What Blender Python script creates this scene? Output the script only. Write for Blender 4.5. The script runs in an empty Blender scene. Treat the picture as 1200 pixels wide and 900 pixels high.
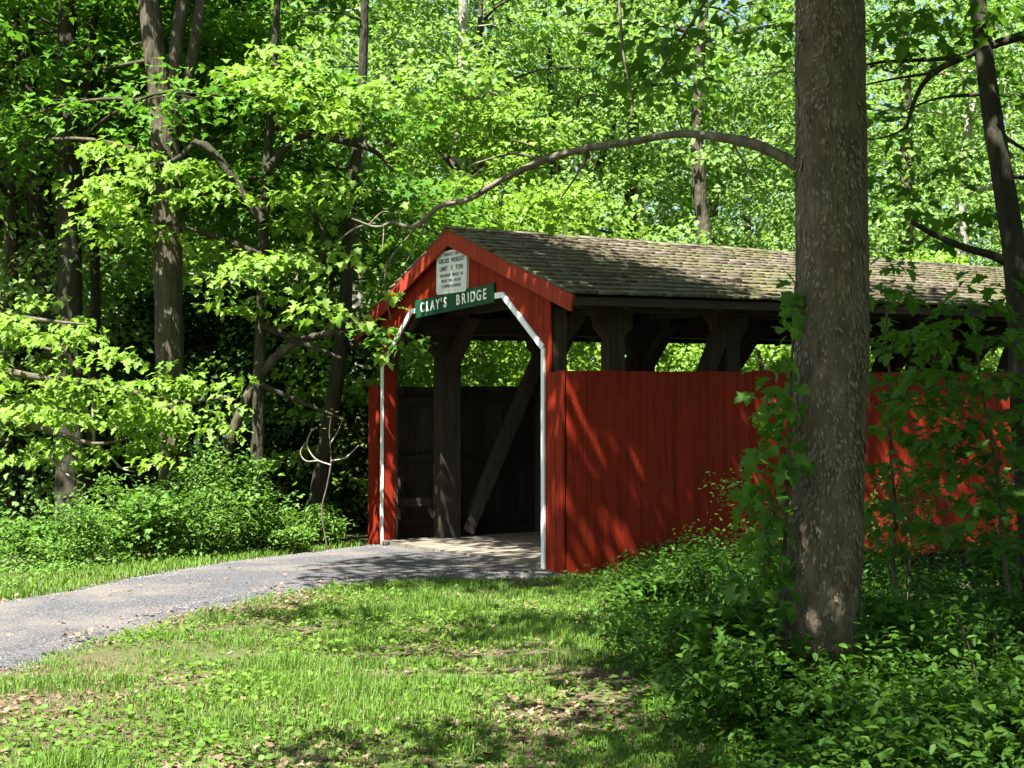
import bpy, math
import numpy as np
from mathutils import Vector, Matrix

# ------------------------------------------------------------------ camera, world, sun, exposure
scn = bpy.context.scene
COL = scn.collection
F, PITCH, ZC = 1750.0, 0.036, 1.62            # focal length in 1200-px units, upward tilt, eye height
cam_d = bpy.data.cameras.new('camera'); cam = bpy.data.objects.new('camera', cam_d); COL.objects.link(cam)
cam_d.sensor_width = 36.0; cam_d.lens = F / 1200 * 36.0
cam_d.clip_start = 0.1; cam_d.clip_end = 2000
cam.location = (0, 0, ZC); cam.rotation_euler = (math.pi / 2 + PITCH, 0, 0)
scn.camera = cam

SUN = Vector((-0.23, -0.45, 0.86)).normalized()      # towards the sun
world = bpy.data.worlds.new('World'); scn.world = world; world.use_nodes = True
wn = world.node_tree.nodes; wl = world.node_tree.links
sky = wn.new('ShaderNodeTexSky'); sky.sky_type = 'NISHITA'; sky.sun_disc = False
sky.sun_elevation = math.asin(SUN.z); sky.sun_rotation = math.atan2(SUN.x, SUN.y)
sky.air_density = 1.0; sky.dust_density = 2.0; sky.ozone_density = 1.0
bg = wn['Background']; bg.inputs['Strength'].default_value = 0.05
wl.new(sky.outputs[0], bg.inputs['Color'])
sl = bpy.data.lights.new('sun', 'SUN'); sl.energy = 5.0; sl.angle = math.radians(0.53); sl.color = (1.0, 0.965, 0.90)
so = bpy.data.objects.new('sun', sl); COL.objects.link(so); so.rotation_euler = (-SUN).to_track_quat('-Z', 'Y').to_euler()
so.location = (0, 0, 60)

scn.view_settings.view_transform = 'Standard'; scn.view_settings.look = 'None'
scn.view_settings.gamma = 1.0; scn.view_settings.use_curve_mapping = False
scn.view_settings.exposure = 2.35
scn.cycles.max_bounces = 7; scn.cycles.diffuse_bounces = 4; scn.cycles.glossy_bounces = 2
scn.cycles.transmission_bounces = 5; scn.cycles.transparent_max_bounces = 4
scn.cycles.caustics_reflective = False; scn.cycles.caustics_refractive = False
scn.cycles.use_denoising = True

rng = np.random.default_rng(11)
PI = math.pi

# ------------------------------------------------------------------ helpers
def at(px, py, Y):
    """point of the place seen at photo pixel (px,py), Y metres in front of the camera"""
    xr = (px - 600) / F; yr = -(py - 450) / F
    c, s = math.cos(PITCH), math.sin(PITCH)
    d = np.array([xr, c - yr * s, s + yr * c])
    p = d * (Y / d[1]); p[2] += ZC
    return p

def sstep(a, b, x):
    t = np.clip((np.asarray(x, float) - a) / (b - a), 0, 1); return t * t * (3 - 2 * t)

BX, BY, YAW = 0.444, 17.04, 0.488           # bridge near front corner, heading of its axis
CA, SA = math.cos(YAW), math.sin(YAW)
def vnoise(x, y, sc, seed=0):
    """cheap smooth 2-D value noise, 0..1"""
    x = np.asarray(x, float) / sc + 37.7; y = np.asarray(y, float) / sc + 91.3
    xi = np.floor(x).astype(np.int64); yi = np.floor(y).astype(np.int64)
    fx = x - xi; fy = y - yi; fx = fx * fx * (3 - 2 * fx); fy = fy * fy * (3 - 2 * fy)
    def h(a, b):
        n = (a * 374761393 + b * 668265263 + seed * 974711) & 0x7fffffff
        n = ((n ^ (n >> 13)) * 1274126177) & 0x7fffffff
        return ((n ^ (n >> 16)) & 0xffff) / 65535.0
    return (h(xi, yi) * (1 - fx) + h(xi + 1, yi) * fx) * (1 - fy) + (h(xi, yi + 1) * (1 - fx) + h(xi + 1, yi + 1) * fx) * fy

def H(x, y):
    x = np.asarray(x, float); y = np.asarray(y, float)
    u = (x - BX) * CA + (y - BY) * SA
    z = 0.085 * sstep(10, 17.5, y)
    d = sstep(2.2, 6.0, u) * (1 - sstep(15, 20, u))
    z = z - 1.5 * d
    z = z - 0.18 * sstep(1.2, 3.5, x) * sstep(6, 9, y)
    far = sstep(24, 60, y)
    z = z + 2.0 * far * vnoise(x, y, 17, 3) * sstep(20, 60, np.abs(y))
    z = z + 0.05 * (vnoise(x, y, 1.3, 1) - .5) + 0.10 * (vnoise(x, y, 4.0, 2) - .5) * (1 - sstep(9, 13, y) * (1 - sstep(24, 30, y)))
    return z

def mesh(name, v, f, smooth=False):
    """v (N,3); f (M,k) array or list of lists"""
    me = bpy.data.meshes.new(name)
    v = np.ascontiguousarray(v, dtype=np.float32)
    if isinstance(f, np.ndarray):
        M, k = f.shape
        me.vertices.add(len(v)); me.vertices.foreach_set('co', v.ravel())
        me.loops.add(M * k); me.loops.foreach_set('vertex_index', f.astype(np.int32).ravel())
        me.polygons.add(M); me.polygons.foreach_set('loop_start', (np.arange(M) * k).astype(np.int32))
        me.update(calc_edges=True)
    else:
        me.from_pydata(v.tolist(), [], f)
    if smooth: me.polygons.foreach_set('use_smooth', np.ones(len(me.polygons), dtype=bool))
    return me

def obj(name, me, mat=None, parent=None, loc=None):
    o = bpy.data.objects.new(name, me); COL.objects.link(o)
    if mat is not None and me is not None and not me.materials: me.materials.append(mat)
    if parent is not None: o.parent = parent
    if loc is not None: o.location = loc
    return o

def tag(o, label, cat=None, group=None, kind=None):
    if label: o['label'] = label
    if cat: o['category'] = cat
    if group: o['group'] = group
    if kind: o['kind'] = kind
    return o

def thing(name, label, cat, loc=(0, 0, 0), group=None):
    o = obj(name, None, loc=loc); return tag(o, label, cat, group)

# ------------------------------------------------------------------ materials
def newmat(name):
    m = bpy.data.materials.new(name); m.use_nodes = True
    nt = m.node_tree; nt.nodes.clear()
    return m, nt
class N:
    def __init__(s, nt): s.nt = nt
    def n(s, t, **kw):
        x = s.nt.nodes.new('ShaderNode' + t)
        for k, v in kw.items():
            if k.startswith('i_'): x.inputs[k[2:].replace('_', ' ')].default_value = v
            else: setattr(x, k, v)
        return x
    def l(s, a, b): s.nt.links.new(a, b)
    def noise(s, scale, detail=4, rough=.6, vec=None):
        x = s.n('TexNoise'); x.inputs['Scale'].default_value = scale; x.inputs['Detail'].default_value = detail
        x.inputs['Roughness'].default_value = rough
        if vec is not None: s.l(vec, x.inputs['Vector'])
        return x.outputs['Fac']
    def ramp(s, fac, stops):
        x = s.n('ValToRGB'); e = x.color_ramp.elements
        while len(e) < len(stops): e.new(0.5)
        for el, (p, c) in zip(e, stops): el.position = p; el.color = (*c, 1) if len(c) == 3 else c
        s.l(fac, x.inputs[0]); return x.outputs[0]
    def mix(s, fac, a, b, typ='MIX'):
        x = s.n('MixRGB', blend_type=typ)
        for sock, v in zip(x.inputs, (fac, a, b)):
            if hasattr(v, 'links'): s.l(v, sock)
            elif isinstance(v, (int, float)): sock.default_value = v
            else: sock.default_value = (*v, 1)
        return x.outputs[0]
    def math(s, op, a, b=0.0):
        x = s.n('Math', operation=op)
        for sock, v in zip(x.inputs, (a, b)):
            if hasattr(v, 'links'): s.l(v, sock)
            else: sock.default_value = v
        return x.outputs[0]
    def coords(s, scale=(1, 1, 1), kind='Object', rnd=False):
        t = s.n('TexCoord'); m = s.n('Mapping'); m.inputs['Scale'].default_value = scale
        s.l(t.outputs[kind], m.inputs['Vector'])
        if rnd:
            oi = s.n('ObjectInfo'); c = s.n('CombineXYZ')
            r = s.math('MULTIPLY', oi.outputs['Random'], 57.0)
            for k in range(3): s.l(r, c.inputs[k])
            s.l(c.outputs[0], m.inputs['Location'])
        return m.outputs[0]
    def out(s, bsdf, bump=None): 
        o = s.n('OutputMaterial'); s.l(bsdf, o.inputs['Surface'])
    def principled(s, col, rough=.8, spec=.3, bump=None, bstr=.3, bdist=.01):
        p = s.n('BsdfPrincipled')
        if hasattr(col, 'links'): s.l(col, p.inputs['Base Color'])
        else: p.inputs['Base Color'].default_value = (*col, 1)
        if hasattr(rough, 'links'): s.l(rough, p.inputs['Roughness'])
        else: p.inputs['Roughness'].default_value = rough
        p.inputs['Specular IOR Level'].default_value = spec
        if bump is not None:
            b = s.n('Bump'); b.inputs['Strength'].default_value = bstr; b.inputs['Distance'].default_value = bdist
            s.l(bump, b.inputs['Height']); s.l(b.outputs[0], p.inputs['Normal'])
        return p.outputs[0]

def leaf_mat(name, dark, light, trans=.45, tcol=None, rough=.55, spec=.2):
    m, nt = newmat(name); q = N(nt)
    g = q.n('NewGeometry'); oi = q.n('ObjectInfo')
    r = q.math('FRACT', q.math('ADD', g.outputs['Random Per Island'], oi.outputs['Random']))
    cl = q.noise(.55, 3, .6, q.coords(kind='Object'))
    f = q.math('ADD', q.math('MULTIPLY', r, .6), q.math('MULTIPLY', q.math('SUBTRACT', cl, .25), .8))
    col = q.mix(f, dark, light)
    # veins / blotches
    d = q.principled(col, rough, spec)
    t = q.n('BsdfTranslucent')
    tc = q.mix(1.0, col, tcol or (1.37, 1.43, .66), 'MULTIPLY'); q.l(tc, t.inputs['Color'])
    mx = q.n('MixShader'); mx.inputs[0].default_value = trans; q.l(d, mx.inputs[1]); q.l(t.outputs[0], mx.inputs[2])
    q.out(mx.outputs[0]); return m

M = {}
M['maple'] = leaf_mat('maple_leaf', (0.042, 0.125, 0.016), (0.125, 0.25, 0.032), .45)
M['maple_sunlit'] = leaf_mat('sunlit_maple_leaf', (0.10, 0.195, 0.020), (0.215, 0.335, 0.06), .45)  # lighter copy of the maple leaf, sunlit tone put into its colour
M['back'] = leaf_mat('woodland_leaf', (0.092, 0.185, 0.04), (0.23, 0.345, 0.115), .5)
M['shrub'] = leaf_mat('shrub_leaf', (0.055, 0.135, 0.022), (0.15, 0.26, 0.055), .4)
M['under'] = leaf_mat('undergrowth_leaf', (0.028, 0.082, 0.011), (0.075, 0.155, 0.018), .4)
M['vine'] = leaf_mat('vine_leaf', (0.055, 0.14, 0.02), (0.12, 0.235, 0.035), .45)
M['grass'] = leaf_mat('grass_blade', (0.05, 0.125, 0.014), (0.14, 0.23, 0.035), .35, rough=.55)
M['weed'] = leaf_mat('lawn_weed', (0.055, 0.12, 0.015), (0.13, 0.22, 0.03), .35)
M['litter'] = leaf_mat('dead_leaf', (0.09, 0.055, 0.035), (0.26, 0.18, 0.12), .1, (1.2, 1, .7), .7, .2)
M['filler'] = leaf_mat('dark_filler_leaf', (0.010, 0.030, 0.008), (0.028, 0.065, 0.016), .2)  # near-black green, stands in for deep shade under the maples
M['yellow'] = leaf_mat('yellow_petal', (0.5, 0.38, 0.05), (0.7, 0.6, 0.15), .3, (1.1, 1, .6))

def bark_mat(name, a, b, c, vs=9, zs=2.2, bd=.02):
    m, nt = newmat(name); q = N(nt)
    co = q.coords((vs, vs, zs)); n1 = q.noise(1.0, 8, .65, co)
    n2 = q.noise(3.0, 5, .6, q.coords((1, 1, .5)))
    vor = q.n('TexVoronoi', feature='DISTANCE_TO_EDGE'); vor.inputs['Scale'].default_value = 2.2; q.l(co, vor.inputs['Vector'])
    col = q.ramp(n1, [(.3, a), (.52, b), (.72, c)])
    col = q.mix(q.math('MULTIPLY', n2, .5), col, (0.05, 0.06, 0.03))
    h = q.math('ADD', n1, q.math('MULTIPLY', vor.outputs['Distance'], .8))
    q.out(q.principled(col, .92, .15, h, 1.0, bd * 2)); return m
M['bark_dark'] = bark_mat('dark_ridged_bark', (0.012, 0.010, 0.008), (0.034, 0.028, 0.022), (0.075, 0.063, 0.05))
M['bark_mid'] = bark_mat('brown_maple_bark', (0.028, 0.022, 0.017), (0.075, 0.059, 0.045), (0.16, 0.13, 0.10))
M['bark_pale'] = bark_mat('pale_grey_bark', (0.16, 0.14, 0.11), (0.33, 0.31, 0.26), (0.48, 0.46, 0.41), 4, 3)
M['bark_big'] = bark_mat('brown_plated_bark', (0.07, 0.052, 0.039), (0.15, 0.115, 0.086), (0.25, 0.20, 0.155), 14, 5, .012)
M['flake'] = bark_mat('grey_bark_flake', (0.11, 0.085, 0.066), (0.25, 0.205, 0.165), (0.47, 0.41, 0.35), 30, 12, .004)
M['twig'] = bark_mat('grey_twig_bark', (0.05, 0.04, 0.032), (0.11, 0.09, 0.07), (0.2, 0.17, 0.14), 20, 8, .004)
M['limb'] = bark_mat('grey_limb_bark', (0.08, 0.065, 0.05), (0.19, 0.16, 0.125), (0.32, 0.28, 0.23), 18, 10, .006)
M['dead'] = bark_mat('bleached_twig', (0.25, 0.21, 0.17), (0.4, 0.36, 0.3), (0.55, 0.5, 0.44), 20, 8, .004)

def red_mat(name, base, dark, wear):
    m, nt = newmat(name); q = N(nt)
    co = q.coords((22, 22, 1.4), rnd=True); g = q.noise(1, 6, .65, co)
    big = q.noise(1.1, 4, .6, q.coords((1, 1, .6), rnd=True))
    oi = q.n('ObjectInfo')
    col = q.ramp(g, [(.28, dark), (.55, base), (.85, tuple(min(1, c * 1.35) for c in base))])
    col = q.mix(q.math('MULTIPLY', big, .55), col, dark)
    hv = q.n('HueSaturation'); q.l(q.math('ADD', .90, q.math('MULTIPLY', oi.outputs['Random'], .2)), hv.inputs['Value']); q.l(col, hv.inputs['Color'])
    col = hv.outputs[0]
    w = q.noise(9, 7, .7, q.coords((1.6, 1.6, .5), rnd=True))
    wf = q.ramp(w, [(wear, (0, 0, 0)), (wear + .03, (1, 1, 1))])
    col = q.mix(wf, col, (0.36, 0.30, 0.26))
    q.out(q.principled(col, .72, .15, g, .5, .006)); return m
M['red'] = red_mat('red_barn_paint', (0.26, 0.021, 0.0055), (0.10, 0.0085, 0.0035), .74)
M['red_trim'] = red_mat('red_fascia_paint', (0.33, 0.042, 0.02), (0.18, 0.022, 0.013), .665)

def wood_mat(name, a, b, c, sc=(3, 26, 26)):
    m, nt = newmat(name); q = N(nt)
    g = q.noise(1, 7, .65, q.coords(sc, rnd=True)); oi = q.n('ObjectInfo')
    col = q.ramp(g, [(.25, a), (.55, b), (.8, c)])
    hv = q.n('HueSaturation'); q.l(q.math('ADD', .75, q.math('MULTIPLY', oi.outputs['Random'], .5)), hv.inputs['Value']); q.l(col, hv.inputs['Color'])
    st = q.noise(1.4, 4, .6, q.coords((1, 1, 1), rnd=True))
    col = q.mix(q.math('MULTIPLY', st, .5), hv.outputs[0], a)
    q.out(q.principled(col, .85, .2, g, .6, .006)); return m
M['timber'] = wood_mat('weathered_timber', (0.018, 0.014, 0.011), (0.05, 0.04, 0.03), (0.10, 0.082, 0.063), (22, 22, 2.0))
M['timber_long'] = wood_mat('weathered_beam', (0.018, 0.014, 0.011), (0.048, 0.038, 0.029), (0.095, 0.077, 0.058), (2.0, 22, 22))
M['plank'] = wood_mat('worn_floor_plank', (0.10, 0.087, 0.068), (0.18, 0.158, 0.125), (0.26, 0.235, 0.19), (2.0, 26, 26))
def shingle_mat():
    m, nt = newmat('mossy_shingle'); q = N(nt)
    g = q.n('NewGeometry'); oi = q.n('ObjectInfo')
    r = q.math('FRACT', q.math('ADD', g.outputs['Random Per Island'], oi.outputs['Random']))
    pos = g.outputs['Position']
    mp = q.n('Mapping'); mp.inputs['Rotation'].default_value = (0, 0, -YAW); q.l(pos, mp.inputs['Vector'])
    mp2 = q.n('Mapping'); mp2.inputs['Scale'].default_value = (30, 3, 3); q.l(mp.outputs[0], mp2.inputs['Vector'])
    grain = q.noise(1, 6, .65, mp2.outputs[0])
    base = q.ramp(r, [(0, (0.075, 0.060, 0.044)), (.35, (0.11, 0.09, 0.066)), (.8, (0.145, 0.12, 0.09)), (1, (0.23, 0.195, 0.15))])
    base = q.mix(q.math('MULTIPLY', grain, .7), base, (0.07, 0.058, 0.045))
    n = q.noise(1.1, 6, .7, pos); n2 = q.noise(14, 4, .6, pos)
    mf = q.math('MULTIPLY', q.ramp(n, [(.40, (0, 0, 0)), (.58, (1, 1, 1))]), q.ramp(n2, [(.4, (0, 0, 0)), (.6, (1, 1, 1))]))
    base = q.mix(q.math('MULTIPLY', mf, .85), base, (0.11, 0.125, 0.035))
    n3 = q.noise(2.3, 4, .6, q.coords((1, 1, 1)))
    base = q.mix(q.ramp(n3, [(.6, (0, 0, 0)), (.75, (.5, .5, .5))]), base, (0.26, 0.14, 0.08))
    q.out(q.principled(base, .9, .15, grain, .5, .006)); return m
M['shingle'] = shingle_mat()
def flat(name, col, rough=.6, var=.2, sc=6, spec=.3):
    m, nt = newmat(name); q = N(nt)
    n = q.noise(sc, 6, .7, q.coords(rnd=True)); n2 = q.noise(sc * 6, 4, .6, q.coords())
    f = q.math('MULTIPLY', q.math('ADD', n, n2), var)
    c = q.mix(f, col, tuple(x * .35 for x in col))
    q.out(q.principled(c, rough, spec, n2, .2, .003)); return m
M['white'] = flat('white_trim_paint', (0.88, 0.88, 0.86), .5, .06)
M['green_sign'] = flat('dark_green_sign_paint', (0.013, 0.07, 0.037), .4, .2)
M['letter'] = flat('white_letter_paint', (0.85, 0.85, 0.82), .5, .08)
M['notice'] = flat('weathered_white_board', (0.72, 0.73, 0.70), .6, .22, 9)
M['ink'] = flat('faded_black_ink', (0.06, 0.06, 0.06), .7, .2)
M['concrete'] = flat('pale_concrete', (0.42, 0.40, 0.36), .85, .4, 4)

def ground_mat():
    m, nt = newmat('leafy_soil'); q = N(nt)
    co = q.coords(); n = q.noise(.5, 6, .6, co); f = q.noise(14, 8, .75, co); ff = q.noise(60, 4, .7, co)
    c = q.ramp(f, [(.3, (0.04, 0.028, 0.018)), (.5, (0.10, 0.072, 0.048)), (.68, (0.19, 0.14, 0.10))])
    g = q.ramp(ff, [(.35, (0.03, 0.06, 0.012)), (.65, (0.09, 0.13, 0.03))])
    c = q.mix(q.ramp(n, [(.42, (0, 0, 0)), (.6, (.75, .75, .75))]), c, g)
    h = q.math('ADD', f, q.math('MULTIPLY', ff, .5))
    q.out(q.principled(c, .95, .1, h, .8, .03)); return m
M['ground'] = ground_mat()
def gravel_mat():
    m, nt = newmat('grey_cinder_gravel'); q = N(nt)
    co = q.coords(); big = q.noise(.9, 5, .6, co); f = q.noise(38, 6, .8, co)
    v = q.n('TexVoronoi'); v.inputs['Scale'].default_value = 55; q.l(co, v.inputs['Vector'])
    sep = q.n('SeparateColor'); q.l(v.outputs['Color'], sep.inputs[0])
    c = q.ramp(f, [(.38, (0.016, 0.016, 0.018)), (.5, (0.06, 0.059, 0.062)), (.60, (0.17, 0.166, 0.166))])
    c = q.mix(q.math('MULTIPLY', sep.outputs[0], .5), c, (0.09, 0.09, 0.10))
    c = q.mix(q.ramp(big, [(.45, (0, 0, 0)), (.7, (.6, .6, .6))]), c, (0.19, 0.165, 0.135))
    h = q.math('ADD', f, q.math('MULTIPLY', v.outputs['Distance'], 1.0))
    q.out(q.principled(c, .9, .2, h, .8, .015)); return m
M['gravel'] = gravel_mat()
def stone_mat():
    m, nt = newmat('grey_pebble'); q = N(nt); g = q.n('NewGeometry')
    c = q.ramp(g.outputs['Random Per Island'], [(0, (0.03, 0.03, 0.034)), (.5, (0.13, 0.13, 0.14)), (.85, (0.19, 0.185, 0.18)), (1, (0.27, 0.265, 0.25))])
    q.out(q.principled(c, .85, .2)); return m
M['stone'] = stone_mat()

# ------------------------------------------------------------------ geometry helpers
def box_vf(x0, x1, y0, y1, z0, z1):
    v = np.array([(x, y, z) for x in (x0, x1) for y in (y0, y1) for z in (z0, z1)], float)
    f = [[0, 1, 3, 2], [4, 6, 7, 5], [0, 4, 5, 1], [2, 3, 7, 6], [0, 2, 6, 4], [1, 5, 7, 3]]
    return v, f
def join(parts):
    V, Fc, o = [], [], 0
    for v, f in parts:
        V.append(np.asarray(v, float)); Fc += [[i + o for i in g] for g in f]; o += len(v)
    return np.concatenate(V), Fc

def catmull(P, n):
    P = np.asarray(P, float); out = []
    Q = np.vstack([2 * P[0] - P[1], P, 2 * P[-1] - P[-2]])
    for i in range(1, len(Q) - 2):
        p0, p1, p2, p3 = Q[i - 1:i + 3]
        for t in np.linspace(0, 1, n, endpoint=False):
            out.append(.5 * (2 * p1 + (p2 - p0) * t + (2 * p0 - 5 * p1 + 4 * p2 - p3) * t * t + (3 * p1 - p0 - 3 * p2 + p3) * t ** 3))
    out.append(P[-1]); return np.array(out)

def tube(P, R, n=8, sub=3, rough=0.0, seed=0, lobes=0.0):
    """tapered bent tube through points P with radii R -> verts, quads(array)"""
    P = np.asarray(P, float); R = np.asarray(R, float)
    A = catmull(np.column_stack([P, R]), sub) if len(P) > 1 and sub > 1 else np.column_stack([P, R])
    P, R = A[:, :3], np.maximum(A[:, 3], .0008)
    T = np.gradient(P, axis=0); T /= np.linalg.norm(T, axis=1)[:, None] + 1e-9
    ref = np.array([1.0, 0, 0]) if abs(T[0][0]) < .8 else np.array([0, 1.0, 0])
    V = []; r2 = np.random.default_rng(seed); ph = r2.uniform(0, 6.28, 4)
    u = ref - T[0] * ref.dot(T[0]); u /= np.linalg.norm(u)
    a = np.linspace(0, 2 * PI, n, endpoint=False)
    for i in range(len(P)):
        u = u - T[i] * u.dot(T[i]); u /= np.linalg.norm(u) + 1e-9
        w = np.cross(T[i], u)
        rr = R[i] * (1 + lobes * (np.cos(3 * a + ph[0] + i * .05) + .6 * np.cos(5 * a + ph[1])) + rough * r2.standard_normal(n))
        V.append(P[i] + np.outer(np.cos(a) * rr, u) + np.outer(np.sin(a) * rr, w))
    k = len(P); V = np.concatenate(V)
    i = np.arange(k - 1)[:, None] * n; j = np.arange(n)[None]; j2 = (j + 1) % n
    f = np.stack([i + j, i + j2, i + n + j2, i + n + j], -1).reshape(-1, 4)
    # caps collapse: close by quads is unneeded for thin ends
    return V, f
def joinq(parts):
    V, Fc, o = [], [], 0
    for v, f in parts: V.append(v); Fc.append(f + o); o += len(v)
    return np.concatenate(V), np.concatenate(Fc)

# leaf templates: unit length along +x, normal +z ; verts, faces (uniform k)
def T_half(pts, ribs, k):
    pass
def fan_leaf(half, rib=.38, fold=.22, droop=.18):
    v = [(rib, 0, 0)]; f = []
    for s in (1, -1):
        o = len(v)
        for (x, y) in half: v.append((x, s * y, 0))
        for i in range(len(half) - 1):
            f.append([0, o + i, o + i + 1] if s < 0 else [0, o + i + 1, o + i])
    v = np.array(v, float); v[:, 2] = fold * np.abs(v[:, 1]) - droop * v[:, 0] ** 2
    return v, np.array(f)
LEAF = {
 'maple12': fan_leaf([(0, 0), (-.02, .30), (.20, .26), (.42, .56), (.52, .22), (.74, .24), (1, 0)]),
 'maple8': fan_leaf([(0, 0), (.05, .36), (.40, .52), (.50, .20), (1, 0)]),
}
def quad_leaf(w0=.24, w1=.17, fold=.3, droop=.2):
    v = np.array([(0, 0, 0), (.3, w0, 0), (.7, w1, 0), (1, 0, 0), (.3, -w0, 0), (.7, -w1, 0)], float)
    v[:, 2] = fold * np.abs(v[:, 1]) - droop * v[:, 0] ** 2
    return v, np.array([[0, 3, 2, 1], [0, 4, 5, 3]])
LEAF['ovate'] = quad_leaf(.25, .2)
LEAF['lance'] = quad_leaf(.15, .12)
LEAF['round'] = quad_leaf(.42, .40, .2, .1)
def kite(w=.42, fold=.25, droop=.15):
    v = np.array([(0, 0, 0), (.42, w, fold * w), (1, 0, -droop), (.42, -w, fold * w)], float)
    return v, np.array([[0, 2, 1], [0, 3, 2]])
LEAF['kite'] = kite()

def frames(az, pitch, roll):
    ca, sa, cp, sp, cr, sr = np.cos(az), np.sin(az), np.cos(pitch), np.sin(pitch), np.cos(roll), np.sin(roll)
    X = np.stack([ca * cp, sa * cp, sp], -1)
    Y0 = np.stack([-sa, ca, 0 * az], -1); Z0 = np.cross(X, Y0)
    Y = Y0 * cr[:, None] + Z0 * sr[:, None]; Z = np.cross(X, Y)
    return np.stack([X, Y, Z], -1)            # columns = axes
def bake(tmpl, pos, Rm, size):
    v, f = LEAF[tmpl]
    V = np.einsum('nij,kj->nki', Rm, v) * size[:, None, None] + pos[:, None]
    k = len(v); Fc = f[None] + (np.arange(len(pos)) * k)[:, None, None]
    return V.reshape(-1, 3), Fc.reshape(-1, f.shape[1])
_tm = {}
def leaf_mesh(tmpl, mat):
    key = (tmpl, mat)
    if key not in _tm:
        me = mesh('leaf', *LEAF[tmpl]); me.materials.append(M[mat]); _tm[key] = me
    return _tm[key]
def leaves(parent, name, tmpl, mat, pos, Rm, size, single=0, loc=np.zeros(3)):
    """leaves of one plant: the `single` largest in view as objects, the rest one mass"""
    if single:
        d = pos[:, 1]; xs = 600 + F * pos[:, 0] / np.maximum(d, .1); ys = 450 - F * ((pos[:, 2] - ZC) / np.maximum(d, .1) - PITCH)
        ok = (xs > -10) & (xs < 1210) & (ys > -10) & (ys < 910) & (d > 1)
        score = np.where(ok, size / np.maximum(d, .1), 0) * np.abs(Rm[:, 1, 2]).clip(.25, 1)
        pick = np.argsort(-score)[:min(single, int(ok.sum()))]
        me = leaf_mesh(tmpl, mat)
        for i in pick:
            o = bpy.data.objects.new('leaf', me); COL.objects.link(o); o.parent = parent
            m = Matrix(np.vstack([np.column_stack([Rm[i] * size[i], pos[i] - loc]), [0, 0, 0, 1]]).tolist())
            o.matrix_local = m
        keep = np.ones(len(pos), bool); keep[pick] = False
        pos, Rm, size = pos[keep], Rm[keep], size[keep]
    if len(pos):
        v, f = bake(tmpl, pos - loc, Rm, size)
        o = obj(name, mesh(name, v, f), M[mat], parent); o['kind'] = 'stuff'
        return o

def spray(c, r, n, size, out_az=None, flat=.16, droop=.35, tilt=.35, r_=None):
    """flat tier of leaves round c; leaf tips point outwards and droop"""
    r_ = r_ or rng
    a = r_.uniform(0, 2 * PI, n); q = np.sqrt(r_.uniform(0, 1, n)) * r
    p = np.stack([np.cos(a) * q, np.sin(a) * q, r_.normal(0, flat * r, n) - .25 * q * q / max(r, .01)], -1) + c
    az = a + r_.normal(0, .7, n)
    if out_az is not None: az = np.where(r_.random(n) < .5, out_az + r_.normal(0, .8, n), az)
    return p, frames(az, r_.normal(-droop, .35, n), r_.normal(0, tilt, n)), size * r_.uniform(.65, 1.2, n)
def cat(L): return tuple(np.concatenate(x) for x in zip(*L))

# ------------------------------------------------------------------ ground, path
def warp(n, fine, far):
    t = np.linspace(-1, 1, n); return np.sign(t) * (np.abs(t) * fine + (far - fine) * np.abs(t) ** 7)
gx = warp(190, 26, 500); gy = warp(190, 26, 500) + 16
X, Y = np.meshgrid(gx, gy); Z = H(X, Y)
n = len(gx); idx = np.arange(n * n).reshape(n, n)
gf = np.stack([idx[:-1, :-1], idx[:-1, 1:], idx[1:, 1:], idx[1:, :-1]], -1).reshape(-1, 4)
g = obj('ground', mesh('ground', np.stack([X, Y, Z], -1).reshape(-1, 3), gf, True), M['ground'])
tag(g, 'brown soil and moss of the woodland floor', kind='structure')

near_e = catmull([(-7.4, 3.0), (-5.2, 7.0), (-3.7, 10.0), (-3.25, 12.2), (-2.45, 14.6), (-1.4, 15.9), (-.3, 16.3), (.75, 16.55)], 10)
far_e = catmull([(-10.5, 5.6), (-7.9, 10.0), (-5.15, 13.6), (-4.5, 15.2), (-3.78, 17.3), (-3.05, 19.0), (-2.5, 20.2), (-1.85, 21.45)], 10)
m_ = 22; PV = []
for i in range(len(near_e)):
    j1 = .22 * (vnoise(near_e[i, 0], near_e[i, 1], .35, 5) - .5) + .35 * (vnoise(near_e[i, 0], near_e[i, 1], 1.1, 6) - .5)
    j2 = .2 * (vnoise(far_e[i, 0], far_e[i, 1], .35, 7) - .5)
    d = far_e[i] - near_e[i]; d /= np.linalg.norm(d); fade = 1 if i < 64 else 0.2
    a_, b_ = near_e[i] + d * j1 * fade, far_e[i] + d * j2 * fade
    for t in np.linspace(0, 1, m_):
        p = a_ + (b_ - a_) * t
        PV.append((p[0], p[1], float(H(*p)) + .022 + .03 * math.sin(PI * t) - (.03 if t in (0., 1.) else 0)))
idx = np.arange(len(near_e) * m_).reshape(-1, m_)
pf = np.stack([idx[:-1, :-1], idx[1:, :-1], idx[1:, 1:], idx[:-1, 1:]], -1).reshape(-1, 4)
path = obj('gravel_path', mesh('gravel_path', np.array(PV), pf, True), M['gravel'])
tag(path, 'grey gravel path leading up to the bridge portal', kind='structure')
def side_of_path(x, y):
    """signed metres outside the path: <0 inside, positive near-side lawn / far bank"""
    P = np.stack([np.ravel(x), np.ravel(y)], -1)
    def sd(E):
        best = np.full(len(P), 1e9); sg = np.zeros(len(P))
        for a, b in zip(E[:-1], E[1:]):
            ab = b - a; t = np.clip(((P - a) @ ab) / (ab @ ab), 0, 1); q = a + t[:, None] * ab
            d = np.linalg.norm(P - q, axis=1); c = ab[0] * (P[:, 1] - a[1]) - ab[1] * (P[:, 0] - a[0])
            m = d < best; best[m] = d[m]; sg[m] = c[m]
        return best * np.sign(sg)
    return sd(near_e), sd(far_e)        # left of the edge is positive

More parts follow.
